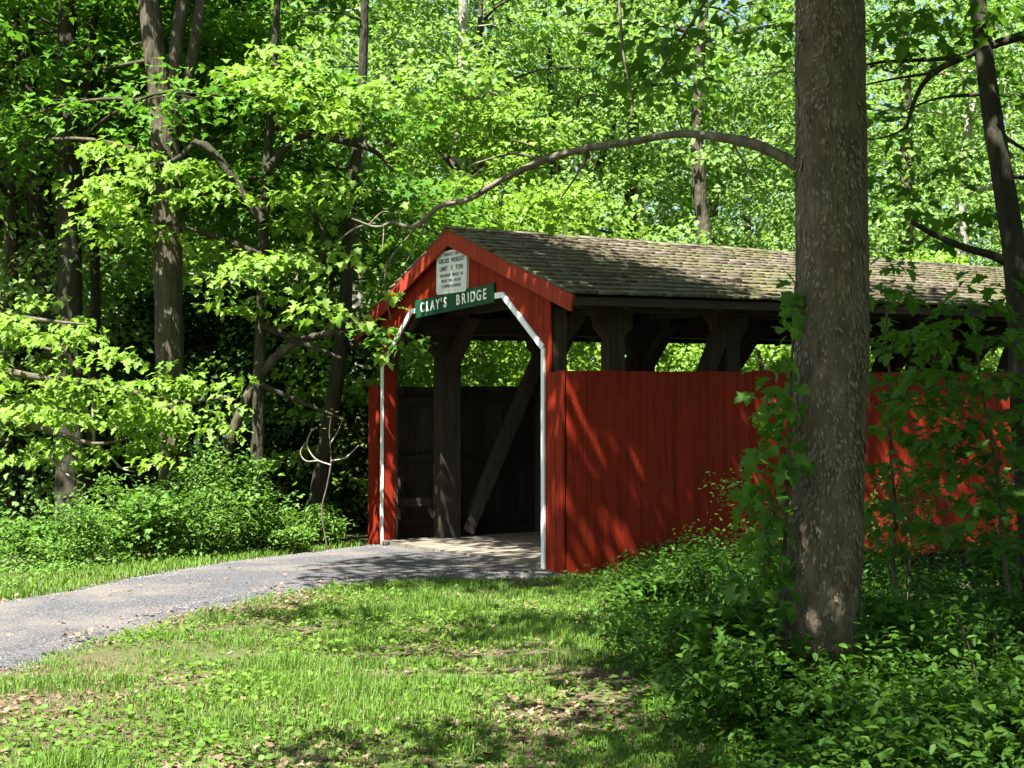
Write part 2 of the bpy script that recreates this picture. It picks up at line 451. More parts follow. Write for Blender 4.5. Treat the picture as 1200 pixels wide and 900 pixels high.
# ------------------------------------------------------------------ covered bridge (local: x along the bridge, y across, away from the camera, z up)
L = 16.0; VC = 2.5; HALF = 3.2; EAVE, RIDGE = 3.2, 4.305
SLOPE = (RIDGE - EAVE) / HALF
def roof_z(v): return RIDGE - SLOPE * abs(v - VC)
B = thing('covered_bridge', 'red wooden covered bridge with mossy shingle roof and white edged portal', 'bridge', (BX, BY, 0))
B.rotation_euler = (0, 0, YAW)
Bm = Matrix.LocRotScale(Vector((BX, BY, 0)), B.rotation_euler, None)
br = np.random.default_rng(5); BRIDGE = [B]
def sag(V):
    V = np.array(V, float); V[:, 2] -= .018 * np.maximum(V[:, 0], 0) * np.clip((V[:, 2] - EAVE) / (RIDGE - EAVE), 0, 1.1); return V
def part(name, v, f, mat, parent=B, mats=None, idx=None):
    v = np.array(v, float)
    if parent in BRIDGE: v[:, 2] += 0.018 * v[:, 0]          # the bridge's camber
    me = mesh(name, v, f if not isinstance(f, np.ndarray) else f)
    for m in ([mat] if mats is None else mats): me.materials.append(M[m])
    if idx is not None: me.polygons.foreach_set('material_index', np.array(idx, dtype=np.int32))
    o = obj(name, me, None, parent)
    if parent is B: BRIDGE.append(o)
    return o
def pbox(name, mat, x0, x1, y0, y1, z0, z1, parent=B, **k): return part(name, *box_vf(x0, x1, y0, y1, z0, z1), mat, parent, **k)
def beam(a, b, w, h, up=(0, 0, 1)):
    """rectangular bar from a to b: w sideways, h along up"""
    a, b = np.array(a, float), np.array(b, float); d = (b - a) / np.linalg.norm(b - a)
    s = np.cross(d, up); s /= np.linalg.norm(s); t = np.cross(s, d)
    v = []
    for p in (a, b):
        for i, j in ((-1, -1), (1, -1), (1, 1), (-1, 1)): v.append(p + s * w / 2 * i + t * h / 2 * j)
    return np.array(v), [[0, 1, 2, 3], [7, 6, 5, 4], [0, 4, 5, 1], [1, 5, 6, 2], [2, 6, 7, 3], [3, 7, 4, 0]]

WT, WB = 2.37, 0.05
def wall(v_out, sign, label):
    """side wall of vertical boards; sign -1: outer face looks to -v"""
    rail, rf = join([box_vf(0.05, L, *(sorted((v_out - sign * .03, v_out - sign * .10))), z, z + .1) for z in (.32, 1.25, 2.1)])
    w = part('side_wall', rail, rf, 'timber_long'); w['label'] = label
    u = 0.0
    while u < L:
        wd = br.uniform(.19, .27); o = br.normal(0, .002)
        y0, y1 = sorted((v_out + sign * o, v_out - sign * .025 + sign * o))
        zb = WB + br.normal(0, .012); zt = WT + br.normal(0, .005)
        lean = br.normal(0, .003)
        v, f = box_vf(u + .002, u + wd - .002, y0, y1, zb, zt); v[v[:, 2] > 1, 0] += lean
        idx = [1] * 6; idx[2 if sign < 0 else 3] = 0; idx[0] = idx[1] = 0
        part('board', v, f, 'red', w, ['red', 'timber'], idx)
        u += wd
    return w
wall(-.36, -1, 'red board side wall facing the undergrowth')
wall(5.30, 1, 'unpainted inner side of the far wall')
# boxed-in wall ends beside the portal
for a, b, lab in ((-.36, -.02, 'right'), (4.98, 5.30, 'left')):
    w = None
    for k in range(2):
        c0 = a + (b - a) * k / 2 + .003; c1 = a + (b - a) * (k + 1) / 2 - .003
        pbox('return_board', 'red', -.05 + br.normal(0, .003), -.02, c0, c1, .07 + br.normal(0, .01), WT + br.normal(0, .006))
# portal: boards sliced round the opening
K0, K1, HK, HT = .13, 1.13, 2.64, 3.32
PV0, PV1 = -.03, 4.95; OPW = 4.92          # opening mirrored about 2.46
def arch(v):
    m = min(v, OPW - v)
    if m <= K0: return .06
    if m <= K1: return HK + (HT - HK) * (m - K0) / (K1 - K0)
    return HT
port = part('portal_frame', *join([beam((.06, .04, 2.55), (.06, 1.1, 3.3), .07, .08), beam((.06, 4.88, 2.55), (.06, 3.8, 3.3), .07, .08),
                                  box_vf(.03, .12, .9, 4.0, 3.36, 3.46)]), 'timber')
cuts = sorted(set([PV0, K0, K1, VC, OPW - K1, OPW - K0, PV1] + [round(K1 + .215 * i, 3) for i in range(1, 13)] + [K0 + .25, K0 + .5, K0 + .75, OPW - K0 - .25, OPW - K0 - .5, OPW - K0 - .75]))
for a, b in zip(cuts[:-1], cuts[1:]):
    if b - a < .03: continue
    mid = (a + b) / 2; side = mid < K0 or mid > OPW - K0
    def lo(v): return .06 if side else max(arch(min(max(v, K0 + 1e-6), OPW - K0 - 1e-6)), .06)
    o = br.normal(0, .0025); g_ = .0025; zt = lambda v: roof_z(v) - .06
    v = []
    for u in (-.026 + o, o):
        v += [(u, a + g_, lo(a)), (u, b - g_, lo(b)), (u, b - g_, zt(b)), (u, a + g_, zt(a))]
    f = [[0, 1, 2, 3], [7, 6, 5, 4], [0, 4, 5, 1], [1, 5, 6, 2], [2, 6, 7, 3], [3, 7, 4, 0]]
    part('board', np.array(v), f, 'red', port, ['red', 'timber'], [0, 1, 0, 0, 0, 0])
# jamb linings and white trim
for v0, v1 in ((K0 - .03, K0 - .002), (OPW - K0 + .002, OPW - K0 + .03)):
    pbox('jamb_board', 'red', .002, .16, v0, v1, .10, HK)
def trim(a, b, w=.07):
    v, f = beam((-.043, *a), (-.043, *b), .022, w, up=(0, 0, 1) if abs(b[0] - a[0]) > 1e-6 else (0, 1, 0)); part('white_trim', v, f, 'white')
tw = .03
trim((K0 - tw + .005, .08), (K0 - tw + .005, HK + .01)); trim((OPW - K0 + tw - .005, .08), (OPW - K0 + tw - .005, HK + .01))
trim((K0 - tw + .01, HK + .015), (K1 - .01, HT + .035)); trim((OPW - K0 + tw - .01, HK + .015), (OPW - K1 + .01, HT + .035))
trim((K1 + .005, HT + .03), (K1 + .27, HT + .03)); trim((OPW - K1 - .005, HT + .03), (OPW - K1 - .27, HT + .03))
# trusses
PU = [.95 + 1.68 * i for i in range(9)]
def post(u, v0, v1):
    w, hd = (.11, .23) if v0 < 1 else (.16, .31)
    prof = [(u - w, .16), (u + w, .16), (u + w, 2.78), (u + hd, 2.92), (u + hd, 3.1), (u - hd, 3.1), (u - hd, 2.92), (u - w, 2.78)]
    n = len(prof); v = [(p[0], y, p[1]) for y in (v0, v1) for p in prof]
    f = [list(range(n)), list(range(2 * n - 1, n - 1, -1))] + [[i, i + n, (i + 1) % n + n, (i + 1) % n] for i in range(n)]
    part('truss_post', np.array(v), f, 'timber')
for i, u in enumerate(PU):
    for v0, v1 in ((.10, .28), (4.62, 4.86)):
        post(u, v0, v1); vm = (v0 + v1) / 2
        if i + 1 < len(PU): part('brace', *beam((u + .30, vm, .22), (PU[i + 1] - .12, vm, 2.86), .16, .2, up=(0, 1, 0)), 'timber')
    part('tie_beam', *box_vf(u - .11, u + .11, .05, 4.88, 3.34, 3.52), 'timber')
    part('knee_brace', *beam((u, .28, 2.85), (u, .80, 3.32), .14, .12), 'timber')
    part('knee_brace', *beam((u, 4.62, 2.62), (u, 3.87, 3.32), .16, .14), 'timber')
for v0, v1 in ((.04, .32), (4.60, 4.88)):
    pbox('top_plate', 'timber_long', .04, L, v0, v1, 3.1, 3.335)
    pbox('lower_chord', 'timber_long', .02, L, v0 + .02, v1 - .02, -.28, .1)
    if v0 < 1: part('brace', *beam((.2, .16, 2.78), (.46, .16, 3.06), .2, .12, up=(0, 1, 0)), 'timber')
pbox('corner_post', 'timber', .03, .20, -.02, .14, .05, 3.1); pbox('corner_post', 'timber', .03, .20, 4.80, 4.94, .05, 3.1)
pbox('inner_rail', 'timber_long', .2, .8, 4.98, 5.06, .62, .74)
for i in range(12): pbox('floor_beam', 'timber', .3 + 1.3 * i, .52 + 1.3 * i, -.3, 5.25, -.02, .10)
# floor planks, lengthwise
v = .16; k = 0
while v < 4.78:
    wd = min(br.uniform(.19, .25), 4.8 - v); cutu = sorted([-.07 + br.normal(0, .008)] + [br.uniform(2.2, 4.2), br.uniform(7, 9), br.uniform(11, 13)] + [L])
    for a, b in zip(cutu[:-1], cutu[1:]):
        pbox('floor_plank', 'plank', a + .004, b - .004, v + .004, v + wd - .004, .115, .165 + br.normal(0, .003))
    v += wd
pbox('sill_beam', 'timber', -.05, .14, .1, 4.85, -.06, .113)
for v0 in (.0, 4.86): pbox('footing', 'concrete', -.22, .25, v0 - .1, v0 + .3, -.4, .055)
pbox('abutment', 'concrete', -.25, .75, -.45, 5.4, -1.7, -.285); pbox('abutment', 'concrete', L - .7, L + .3, -.45, 5.4, -2.0, -.285)
pbox('footing', 'concrete', .02, .8, -.45, -.2, -.6, .03)
# roof: deck, rafters, rake boards, shingles
nrm = np.array([0, -SLOPE, 1]) / math.hypot(1, SLOPE); sdir = np.array([0, 1, SLOPE]) / math.hypot(1, SLOPE); SL = HALF * math.hypot(1, SLOPE)
def slope_pt(u, s, side=1, lift=0.0):
    p = np.array([u, VC - HALF, EAVE]) + sdir * s + nrm * lift
    if side < 0: p[1] = 2 * VC - p[1]
    return p
dv = []
for u in (-.08, L + .1):
    for lift in (-.03, -.055): dv += [slope_pt(u, .01, 1, lift), slope_pt(u, SL, 1, lift), slope_pt(u, .01, -1, lift)]
roof = part('roof', sag(dv), [[0, 1, 7, 6], [1, 2, 8, 7], [3, 9, 10, 4], [4, 10, 11, 5], [0, 6, 9, 3], [2, 5, 11, 8], [0, 3, 4, 1], [1, 4, 5, 2], [6, 7, 10, 9], [7, 8, 11, 10]], 'timber_long')
for side in (1, -1):
    for i in range(26):
        u = .08 + i * .625
        v, f = beam(slope_pt(u, .06, side, -.12), slope_pt(u, SL - .05, side, -.12), .06, .12); part('rafter', sag(v), f, 'timber', roof)
    a, b = slope_pt(-.115, -.03, side, -.098), slope_pt(-.115, SL, side, -.098)
    v, f = [], []
    for u in (-.130, -.098):
        for s, l in ((-.02, -.19), (SL - .005, -.19), (SL - .005, .0), (-.02, .0)):
            p = slope_pt(u, s, side, l)
            if s > 1: p[1] = VC - side * .003; p[2] = RIDGE + (-.205 if l < 0 else 0.0)
            v.append(p)
    part('rake_board', np.array(v), [[0, 1, 2, 3], [7, 6, 5, 4], [0, 4, 5, 1], [1, 5, 6, 2], [2, 6, 7, 3], [3, 7, 4, 0]], 'red_trim', roof)
    part('eave_board', *beam(slope_pt(-.09, .0, side, -.075), slope_pt(L + .1, .0, side, -.075), .02, .09), 'timber_long', roof)
ROWS = 16; EXP = SL / ROWS
sh = []
for side in (1, -1):
    for r in range(ROWS + 1):
        u = -.135 + br.uniform(-.1, 0)
        wav = br.uniform(0, 6)
        while u < L + .1:
            wd = br.choice([.09, .12, .15, .18, .21]) * br.uniform(.92, 1.08)
            if u + wd > -.10:
                s = min(r * EXP - .03 + br.normal(0, .006) + .010 * math.sin(u * 1.7 + wav), SL - .12)
                u0 = max(u, -.14 + br.normal(0, .006))
                sh.append((side, s, u0, wd - (u0 - u), br.uniform(.030, .042), br.normal(0, .003), br.normal(0, .015)))
            u += wd + .005
def shingle_local(wd, th):
    return np.array([(0, 0, .012), (wd, 0, .012), (wd, .38, -.004), (0, .38, -.004), (0, 0, .012 + th), (wd, 0, .012 + th), (wd, .38, .004), (0, .38, .004)])
SF = np.array([[3, 2, 1, 0], [4, 5, 6, 7], [0, 1, 5, 4], [1, 2, 6, 5], [2, 3, 7, 6], [3, 0, 4, 7]])
def shingle_world(t):
    side, s, u, wd, th, lift, rot = t
    v = shingle_local(wd, th); v[:, 1] = np.minimum(v[:, 1], SL + .01 - s); v[:, 0] += rot * v[:, 1]; v[4:6, 2] += lift
    P = np.array([slope_pt(0, 0, side)]) + 0
    out = np.array([u, 0, 0]) + v[:, :1] * np.array([1, 0, 0]) + (np.array([0, VC - HALF, EAVE]) + (s + v[:, 1:2]) * sdir + v[:, 2:3] * nrm)
    if side < 0: out[:, 1] = 2 * VC - out[:, 1]
    return sag(out)
def sdist(t):
    if t[0] < 0: return 1e3
    p = Bm @ Vector(shingle_world(t)[0]); return p.length
order = sorted(range(len(sh)), key=lambda i: sdist(sh[i]))
for i in order[:300]:
    part('shingle', shingle_world(sh[i]), SF, 'shingle', roof)
rest = [(shingle_world(sh[i]), SF if sh[i][0] > 0 else SF[:, ::-1]) for i in order[300:]]
o = part('shingle_courses', *joinq(rest), 'shingle', roof); o['kind'] = 'stuff'
rc = []
u = -.14
while u < L + .1:
    wd = br.uniform(.16, .3); z = br.uniform(0, .012)
    for s in (1, -1):
        a = RIDGE + .028 + z
        v = np.array([(u, VC, a), (u + wd, VC, a), (u + wd, VC - s * .15, a - .05), (u, VC - s * .15, a - .05)])
        v = np.vstack([v, v + [0, 0, .016]]); rc.append((sag(v), SF))
    u += wd + .004
o = part('ridge_cap', *joinq(rc), 'shingle', roof); o['kind'] = 'stuff'

# signs fixed to the gable
def sign_root(name, label, v, z, tilt):
    o = thing(name, label, 'sign')
    R = Matrix(((0, 0, -1), (-1, 0, 0), (0, 1, 0))).to_4x4()
    o.matrix_world = Bm @ Matrix.Translation((-.034, v, z)) @ R @ Matrix.Rotation(tilt, 4, 'Z')
    return o
def text(body, size, x, y, z, mat, parent, sx=1.0, bold=0.0, space=1.0):
    c = bpy.data.curves.new('lettering', 'FONT'); c.body = body; c.size = size; c.extrude = .002; c.offset = bold
    c.align_x = 'CENTER'; c.align_y = 'CENTER'; c.space_character = space; c.materials.append(M[mat])
    t = bpy.data.objects.new('lettering_source', c); COL.objects.link(t)
    me = bpy.data.meshes.new_from_object(t.evaluated_get(bpy.context.evaluated_depsgraph_get()))
    bpy.data.objects.remove(t); bpy.data.curves.remove(c)
    o = obj('lettering', me, None, parent, (x, y, z)); o.scale = (sx, 1, 1)
    return o
def rounded(w, h, r, t, n=5, wob=0):
    pts = []
    for cx, cy, a0 in ((w / 2 - r, h / 2 - r, 0), (-w / 2 + r, h / 2 - r, 90), (-w / 2 + r, -h / 2 + r, 180), (w / 2 - r, -h / 2 + r, 270)):
        for i in range(n):
            a = math.radians(a0 + 90 * i / (n - 1)); pts.append((cx + r * math.cos(a), cy + r * math.sin(a)))
    k = len(pts); v = [(x, y, z) for z in (0, t) for x, y in pts]
    return np.array(v), [list(range(k))[::-1], list(range(k, 2 * k))] + [[i, (i + 1) % k, (i + 1) % k + k, i + k] for i in range(k)]
sg = sign_root('name_sign', "dark green sign with white letters CLAY'S BRIDGE above the portal opening", 2.47, 3.375, 0.012)
part('sign_board', *rounded(2.33, .235, .004, .03, 2), 'green_sign', sg)
cx = -1.0
for ch, adv in zip("CLAY'S BRIDGE", (.165, .15, .165, .15, .07, .165, .21, .165, .165, .09, .165, .165, .15)):
    if ch != ' ':
        lt = text(ch, .185, cx + adv / 2, 0, .032, 'letter', sg, 1.05, .003); lt.name = 'letter'
    cx += adv * 1.015
nt_ = sign_root('notice_board', 'weathered white weight limit notice under the gable peak', 2.49, 3.765, -0.03)
part('notice_panel', *rounded(.90, .56, .06, .035), 'notice', nt_)
for tx, sz, y, sx in (('BRIDGE  ON', .055, .225, 1.3), ('GROSS  WEIGHT', .082, .145, 1.15), ('LIMIT   3   TON', .082, .045, 1.15), ('MAXIMUM  SPEED  10', .058, -.045, 1.15), ('MILES  PER  HOUR', .058, -.115, 1.15), ('COMMISSIONERS', .058, -.185, 1.25)):
    text(tx, sz, .0, y, .037, 'ink', nt_, sx, .0015 if sz > .07 else 0, 1.08)['kind'] = 'stuff'

# ------------------------------------------------------------------ trees
ORD = ['first', 'second', 'third', 'fourth', 'fifth', 'sixth', 'seventh', 'eighth', 'ninth', 'tenth', 'eleventh', 'twelfth', 'thirteenth', 'fourteenth']
def pix_path(pts, Y):
    """[(px,py,radius px, optional dY)] -> points, radii"""
    P, R = [], []
    for p in pts:
        y = Y + (p[3] if len(p) > 3 else 0); P.append(at(p[0], p[1], y)); R.append(p[2] * y / F)
    return np.array(P), np.array(R)
def ground_it(P, R):
    """start the trunk a little under the soil with a root flare"""
    z = float(H(P[0][0], P[0][1])); b = P[0].copy(); b[2] = z - .15
    if P[0][2] > z + .25: f = P[0].copy(); f[:2] = P[0][:2]; P = np.vstack([[b[0], b[1], z - .15], [b[0], b[1], z + .12], P]); R = np.concatenate([[R[0] * 1.7, R[0] * 1.25], R])
    else: P = np.vstack([b, P[1:]]); R = np.concatenate([[R[0] * 1.35], R[1:]])
    return P, R
def limb_path(p0, az, ln, rise, droop, k=5, r_=rng):
    t = np.linspace(0, 1, k)
    w = np.cumsum(r_.normal(0, .05 * ln, k)); w -= w[0]
    x = p0[0] + np.cos(az) * ln * t - np.sin(az) * w; y = p0[1] + np.sin(az) * ln * t + np.cos(az) * w
    z = p0[2] + rise * ln * t - droop * ln * t * t
    return np.stack([x, y, z], -1)
def interp(P, t):
    t = np.clip(t, 0, 1) * (len(P) - 1); i = int(min(math.floor(t), len(P) - 2)); return P[i] + (P[i + 1] - P[i]) * (t - i)

def limb(tree, loc, P, r0, bark, nspray, sr, nl, size, tmin=.3, sides=6, lf=None, flat=.16, twigs=True, seed=None):
    """one branch part with its twigs; returns leaf arrays"""
    r_ = rng
    R = np.linspace(r0, r0 * .25, len(P))
    parts = [tube(P - loc, R, sides, 3)]
    LL = []
    for j in range(nspray):
        t = tmin + (1 - tmin) * (j + r_.random()) / nspray
        c = interp(P, t); d = interp(P, min(1, t + .05)) - interp(P, max(0, t - .05)); az = math.atan2(d[1], d[0])
        sd = (1 if j % 2 else -1) * r_.uniform(.35, 1.1)
        off = sr * r_.uniform(.5, 1.3) * (1.05 - .3 * t); e = c + np.array([math.cos(az + sd) * off, math.sin(az + sd) * off, r_.uniform(-.1, .25) * off])
        if twigs:
            mid = (c + e) / 2 + [0, 0, .08 * off]; parts.append(tube(np.array([c, mid, e]) - loc, [r0 * .35 * (1.1 - t * .6), r0 * .2, r0 * .06], 4, 2))
        LL.append(spray(e, sr * r_.uniform(.7, 1.15), int(nl * r_.uniform(.7, 1.2)), size, az + sd, flat))
    LL.append(spray(P[-1], sr, nl, size, None, flat))
    v, f = joinq(parts)
    obj('branch', mesh('branch', v, f, True), M[bark], tree)
    return cat(LL)

def trunk_part(tree, loc, P, R, bark, n=12, sub=5, lobes=.05, rough=.02, seed=0, name='trunk'):
    v, f = tube(P - loc, R, n, sub, rough, seed, lobes)
    return obj(name, mesh(name, v, f, True), M[bark], tree)

def make_tree(name, label, P, R, bark, limbs, leafspec, forks=(), single=0, group=None, cat_='tree', crown_top=True, lobes=.05, nside=12):
    """limbs: list of (t on trunk, azimuth, length, rise, droop, nspray, spray radius, leaves per spray)"""
    tmpl, mat, size = leafspec
    P, R = ground_it(P, R); loc = P[0] + [0, 0, .15]
    t_ = thing(name, label, cat_, loc, group)
    trunk_part(t_, loc, P, R, bark, nside, 5, lobes, .02, int(abs(loc[0] * 100)))
    for FP, FR in forks: trunk_part(t_, loc, FP, FR, bark, 8, 4, .03, .02, 3, 'stem')
    LL = []
    for (t, az, ln, rise, droop, ns, sr, nl) in limbs:
        p0 = interp(P, t); rr = max(.012, min(.28 * np.interp(t * (len(R) - 1), np.arange(len(R)), R), .008 * ln + .004))
        LL.append(limb(t_, loc, limb_path(p0, az, ln, rise, droop), rr, bark, ns, sr, nl, size))
    if LL: leaves(t_, 'crown', tmpl, mat, *cat(LL), single=single, loc=loc)
    return t_
def rand_limbs(n, t0, t1, ln, rise=.35, droop=.45, ns=6, sr=.6, nl=60, az0=0.0, spread=2 * PI, taper=.5):
    out = []
    for i in range(n):
        f = (i + .5) / n; az = az0 + ((i * 2.39996) % (2 * PI) / (2 * PI) - .5) * spread
        out.append((t0 + (t1 - t0) * f, az, ln * (1 - taper * f) * rng.uniform(.8, 1.2), rise * rng.uniform(.5, 1.4), droop * rng.uniform(.6, 1.3), ns, sr * rng.uniform(.85, 1.15), nl))
    return out

# --- the big foreground tree
P, R = pix_path([(948, 850, 64), (954, 770, 51), (963, 690, 46), (970, 600, 42), (972, 500, 42), (975, 400, 42.5), (974, 250, 42), (972, 0, 40), (974, -250, 37), (985, -700, 30), (995, -1200, 20), (1000, -1700, 8)], 9.5)
big_loc = np.array([P[0][0], P[0][1], float(H(P[0][0], P[0][1]))])
big = thing('foreground_tree', 'large tree trunk with brown flaking bark, nearest the camera at right', 'tree', big_loc)
Pg, Rg = ground_it(P, R)
trunk_part(big, big_loc, Pg, Rg, 'bark_big', 40, 14, .012, .012, 8)
# bark flakes, curling off at their lower end
fr = np.random.default_rng(21); A = catmull(np.column_stack([Pg, Rg]), 40)
zz = A[:, 2]; nf = 10500
z = fr.uniform(0.15, 5.2, nf); cx = np.interp(z, zz, A[:, 0]); cy = np.interp(z, zz, A[:, 1]); cr_ = np.interp(z, zz, A[:, 3])
th = fr.uniform(0, 2 * PI, nf); keep = vnoise(th * 1.2, z * 1.6, .5, 12) > fr.uniform(.05, 1.0, nf)
z, cx, cy, cr_, th = [a[keep] for a in (z, cx, cy, cr_, th)]; nf = len(z)
Nn = np.stack([np.cos(th), np.sin(th), 0 * th], -1); Tt = np.stack([-np.sin(th), np.cos(th), 0 * th], -1); Uu = np.array([0, 0, 1.0])
wd = fr.uniform(.004, .010, nf); hh = fr.uniform(.018, .05, nf); lift = fr.uniform(.003, .014, nf); ang = fr.normal(0, .22, nf)
base = np.stack([cx, cy, z], -1) + Nn * (cr_ * 1.0)[:, None]
FV = np.zeros((nf, 6, 3)); prof = [(-.8, .5, .0), (.8, .5, .0), (1, 0, .4), (.25, -.55, 1), (-.35, -.45, 1), (-1, 0, .4)]
for k, (a, b, c) in enumerate(prof):
    a_ = a * wd; b_ = b * hh; ax = a_ * np.cos(ang) - b_ * np.sin(ang); bx = a_ * np.sin(ang) + b_ * np.cos(ang)
    FV[:, k] = base + Tt * ax[:, None] + Uu * bx[:, None] + Nn * ((c * lift) + .002)[:, None]
ff = np.array([[0, 5, 2, 1], [5, 4, 3, 2]])[None] + (np.arange(nf) * 6)[:, None, None]
o = obj('bark_flake', mesh('bark_flake', FV.reshape(-1, 3) - big_loc, ff.reshape(-1, 4)), M['flake'], big); o['kind'] = 'stuff'
# crooked limb reaching left over the bridge
LP, LR = pix_path([(960, 205, 10), (928, 190, 8.5), (880, 163, 7), (800, 155, 6, .2), (740, 165, 6, .4), (690, 178, 5.5, .5), (640, 188, 5, .6), (590, 213, 4.8, .7), (550, 232, 4.5, .8), (515, 248, 4, .9), (486, 268, 3.5, 1.0), (462, 258, 2.5, 1.0), (440, 262, 2, 1.0), (412, 256, 1.2, 1.0)], 9.5)
tw = []
def tw_pix(pts, Y): 
    p, r = pix_path(pts, Y); tw.append(tube(p - big_loc, r, 5, 3))
lr_ = np.random.default_rng(9); LR = LR * .82; LP[2:-1] += lr_.normal(0, .014, (len(LP) - 3, 3)); LR[2:-1] *= lr_.uniform(.88, 1.15, len(LR) - 3)
tw.append(tube(LP - big_loc, LR, 9, 6, .06, 4))
for k in range(16):
    p0 = interp(LP, .12 + .055 * k); d = lr_.normal(0, 1, 3) * [1, .6, 1]; d /= np.linalg.norm(d); ln = lr_.uniform(.12, .5)
    tw.append(tube(np.array([p0, p0 + d * ln * .5 + lr_.normal(0, .02, 3), p0 + d * ln + [0, 0, -.05]]) - big_loc, [.007, .005, .002], 4, 3))
tw_pix([(486, 268, 1.8), (470, 288, 1.3), (452, 310, 1.0), (438, 345, .7)], 10.5)
tw_pix([(440, 262, 1.6), (415, 268, 1.2), (385, 292, .8)], 10.5)
tw_pix([(690, 178, 2), (676, 205, 1.4), (655, 235, 1)], 10.0); tw_pix([(640, 188, 2), (600, 180, 1.4), (555, 192, 1)], 10.1)
tw_pix([(740, 165, 2), (735, 150, 1.2), (742, 125, 1.3), (738, 100, 1.4), (730, 60, 1.6), (726, 10, 2), (722, -60, 3)], 9.9)
tw_pix([(460, 300, 1.2), (450, 330, .8), (458, 375, .6)], 10.5)
v, f = joinq(tw); o = obj('branch', mesh('branch', v, f, True), M['limb'], big); o['label'] = 'crooked limb reaching left across the bridge roof'
LL = [spray(at(x, y, Yd), r, n, .085, None, .3, .6, .5) for x, y, Yd, r, n in
      ((468, 283, 10.4, .10, 8), (458, 348, 10.4, .10, 9), (453, 385, 10.4, .05, 4), (448, 420, 10.5, .06, 5), (425, 300, 10.5, .2, 14), (395, 300, 10.5, .22, 14), (420, 370, 10.5, .2, 12), (378, 345, 10.5, .2, 10), (560, 195, 10.2, .15, 7), (655, 240, 10.0, .15, 6), (480, 240, 10.4, .15, 8))]
leaves(big, 'foliage', 'maple12', 'maple_sunlit', *cat(LL), single=75, loc=big_loc)
# its high crown, above the frame, shading the wall
CL = []
for (t, az, ln, rise, droop, ns, sr, nl) in rand_limbs(17, .66, .99, 6.2, .30, .30, 7, .75, 75, taper=.45):
    CL.append(limb(big, big_loc, limb_path(interp(Pg, t), az, ln, rise, droop), .05, 'limb', ns, sr, nl, .15, .25))
for k in range(9):
    az = math.radians(35 + 11.5 * k + rng.normal(0, 5)); t = .76 + .16 * ((k * .618) % 1)
    if k in (5, 6): continue
    CL.append(limb(big, big_loc, limb_path(interp(Pg, t), az, rng.uniform(3.6, 5.3), .28, .22), .06, 'limb', 8, .8, 95, .17, .3))
for k in range(10):
    CL.append(limb(big, big_loc, limb_path(interp(Pg, .72 + .02 * k), math.radians((222, 238, 252, 268, 284, 10, 25, 38, 50, 60)[k]), 3.6 if k < 5 else 5.5, .3, .2), .05, 'limb', 9, .75, 95, .16, .2))
for k in range(4):
    CL.append(limb(big, big_loc, limb_path(interp(Pg, .76 + .04 * k), math.radians((60, 67, 74, 81)[k]), 6.4, .28, .22), .06, 'limb', 8, .75, 85, .16, .5))
for k in range(3):
    CL.append(limb(big, big_loc, limb_path(interp(Pg, .80 + .05 * k), math.radians(148 + 8 * k), 6.2 + .5 * k, .3, .25), .06, 'limb', 9, .75, 90, .16, .55))
for k in range(5):
    CL.append(limb(big, big_loc, limb_path(interp(Pg, .78 + .035 * k), math.radians(116 + 5 * k), rng.uniform(6.6, 8.2), .3, .25), .06, 'limb', 12, .8, 110, .16, .45))
leaves(big, 'crown', 'kite', 'maple', *cat(CL), loc=big_loc)

# --- vine climbing the left flank of the big trunk
vl = at(905, 830, 9.4); vl[2] = float(H(vl[0], vl[1]))
vine = thing('climbing_vine', 'leafy green vine climbing the left side of the big flaking trunk', 'vine', vl)
vs_, LL = [], []
for pts in ([(900, 850, 3), (905, 760, 3), (915, 680, 2.5), (922, 600, 2.5), (924, 500, 2), (928, 420, 1.5), (932, 330, 1)], [(890, 840, 3), (888, 760, 2.5), (896, 690, 2), (905, 620, 1.5), (910, 560, 1)], [(885, 850, 3), (870, 760, 2), (862, 700, 1.5), (850, 650, 1)]):
    p, r = pix_path(pts, 9.3); vs_.append(tube(p - vl, r, 5, 4))
v, f = joinq(vs_); obj('stem', mesh('stem', v, f, True), M['twig'], vine)
for y in range(335, 840, 9):
    w = np.interp(y, [335, 420, 480, 560, 700, 840], [8, 22, 42, 44, 50, 40]); c = np.interp(y, [335, 480, 600, 720, 840], [932, 905, 898, 888, 880])
    for k in range(8 if y > 460 else 3):
        LL.append(spray(at(c + rng.normal(0, w * .45), y + rng.normal(0, 8), 9.28 + rng.normal(0, .1)), .05, 1, .105, -PI / 2 + rng.normal(0, .8), .5, .6, .5))
leaves(vine, 'foliage', 'maple12', 'vine', *cat(LL), single=290, loc=vl)

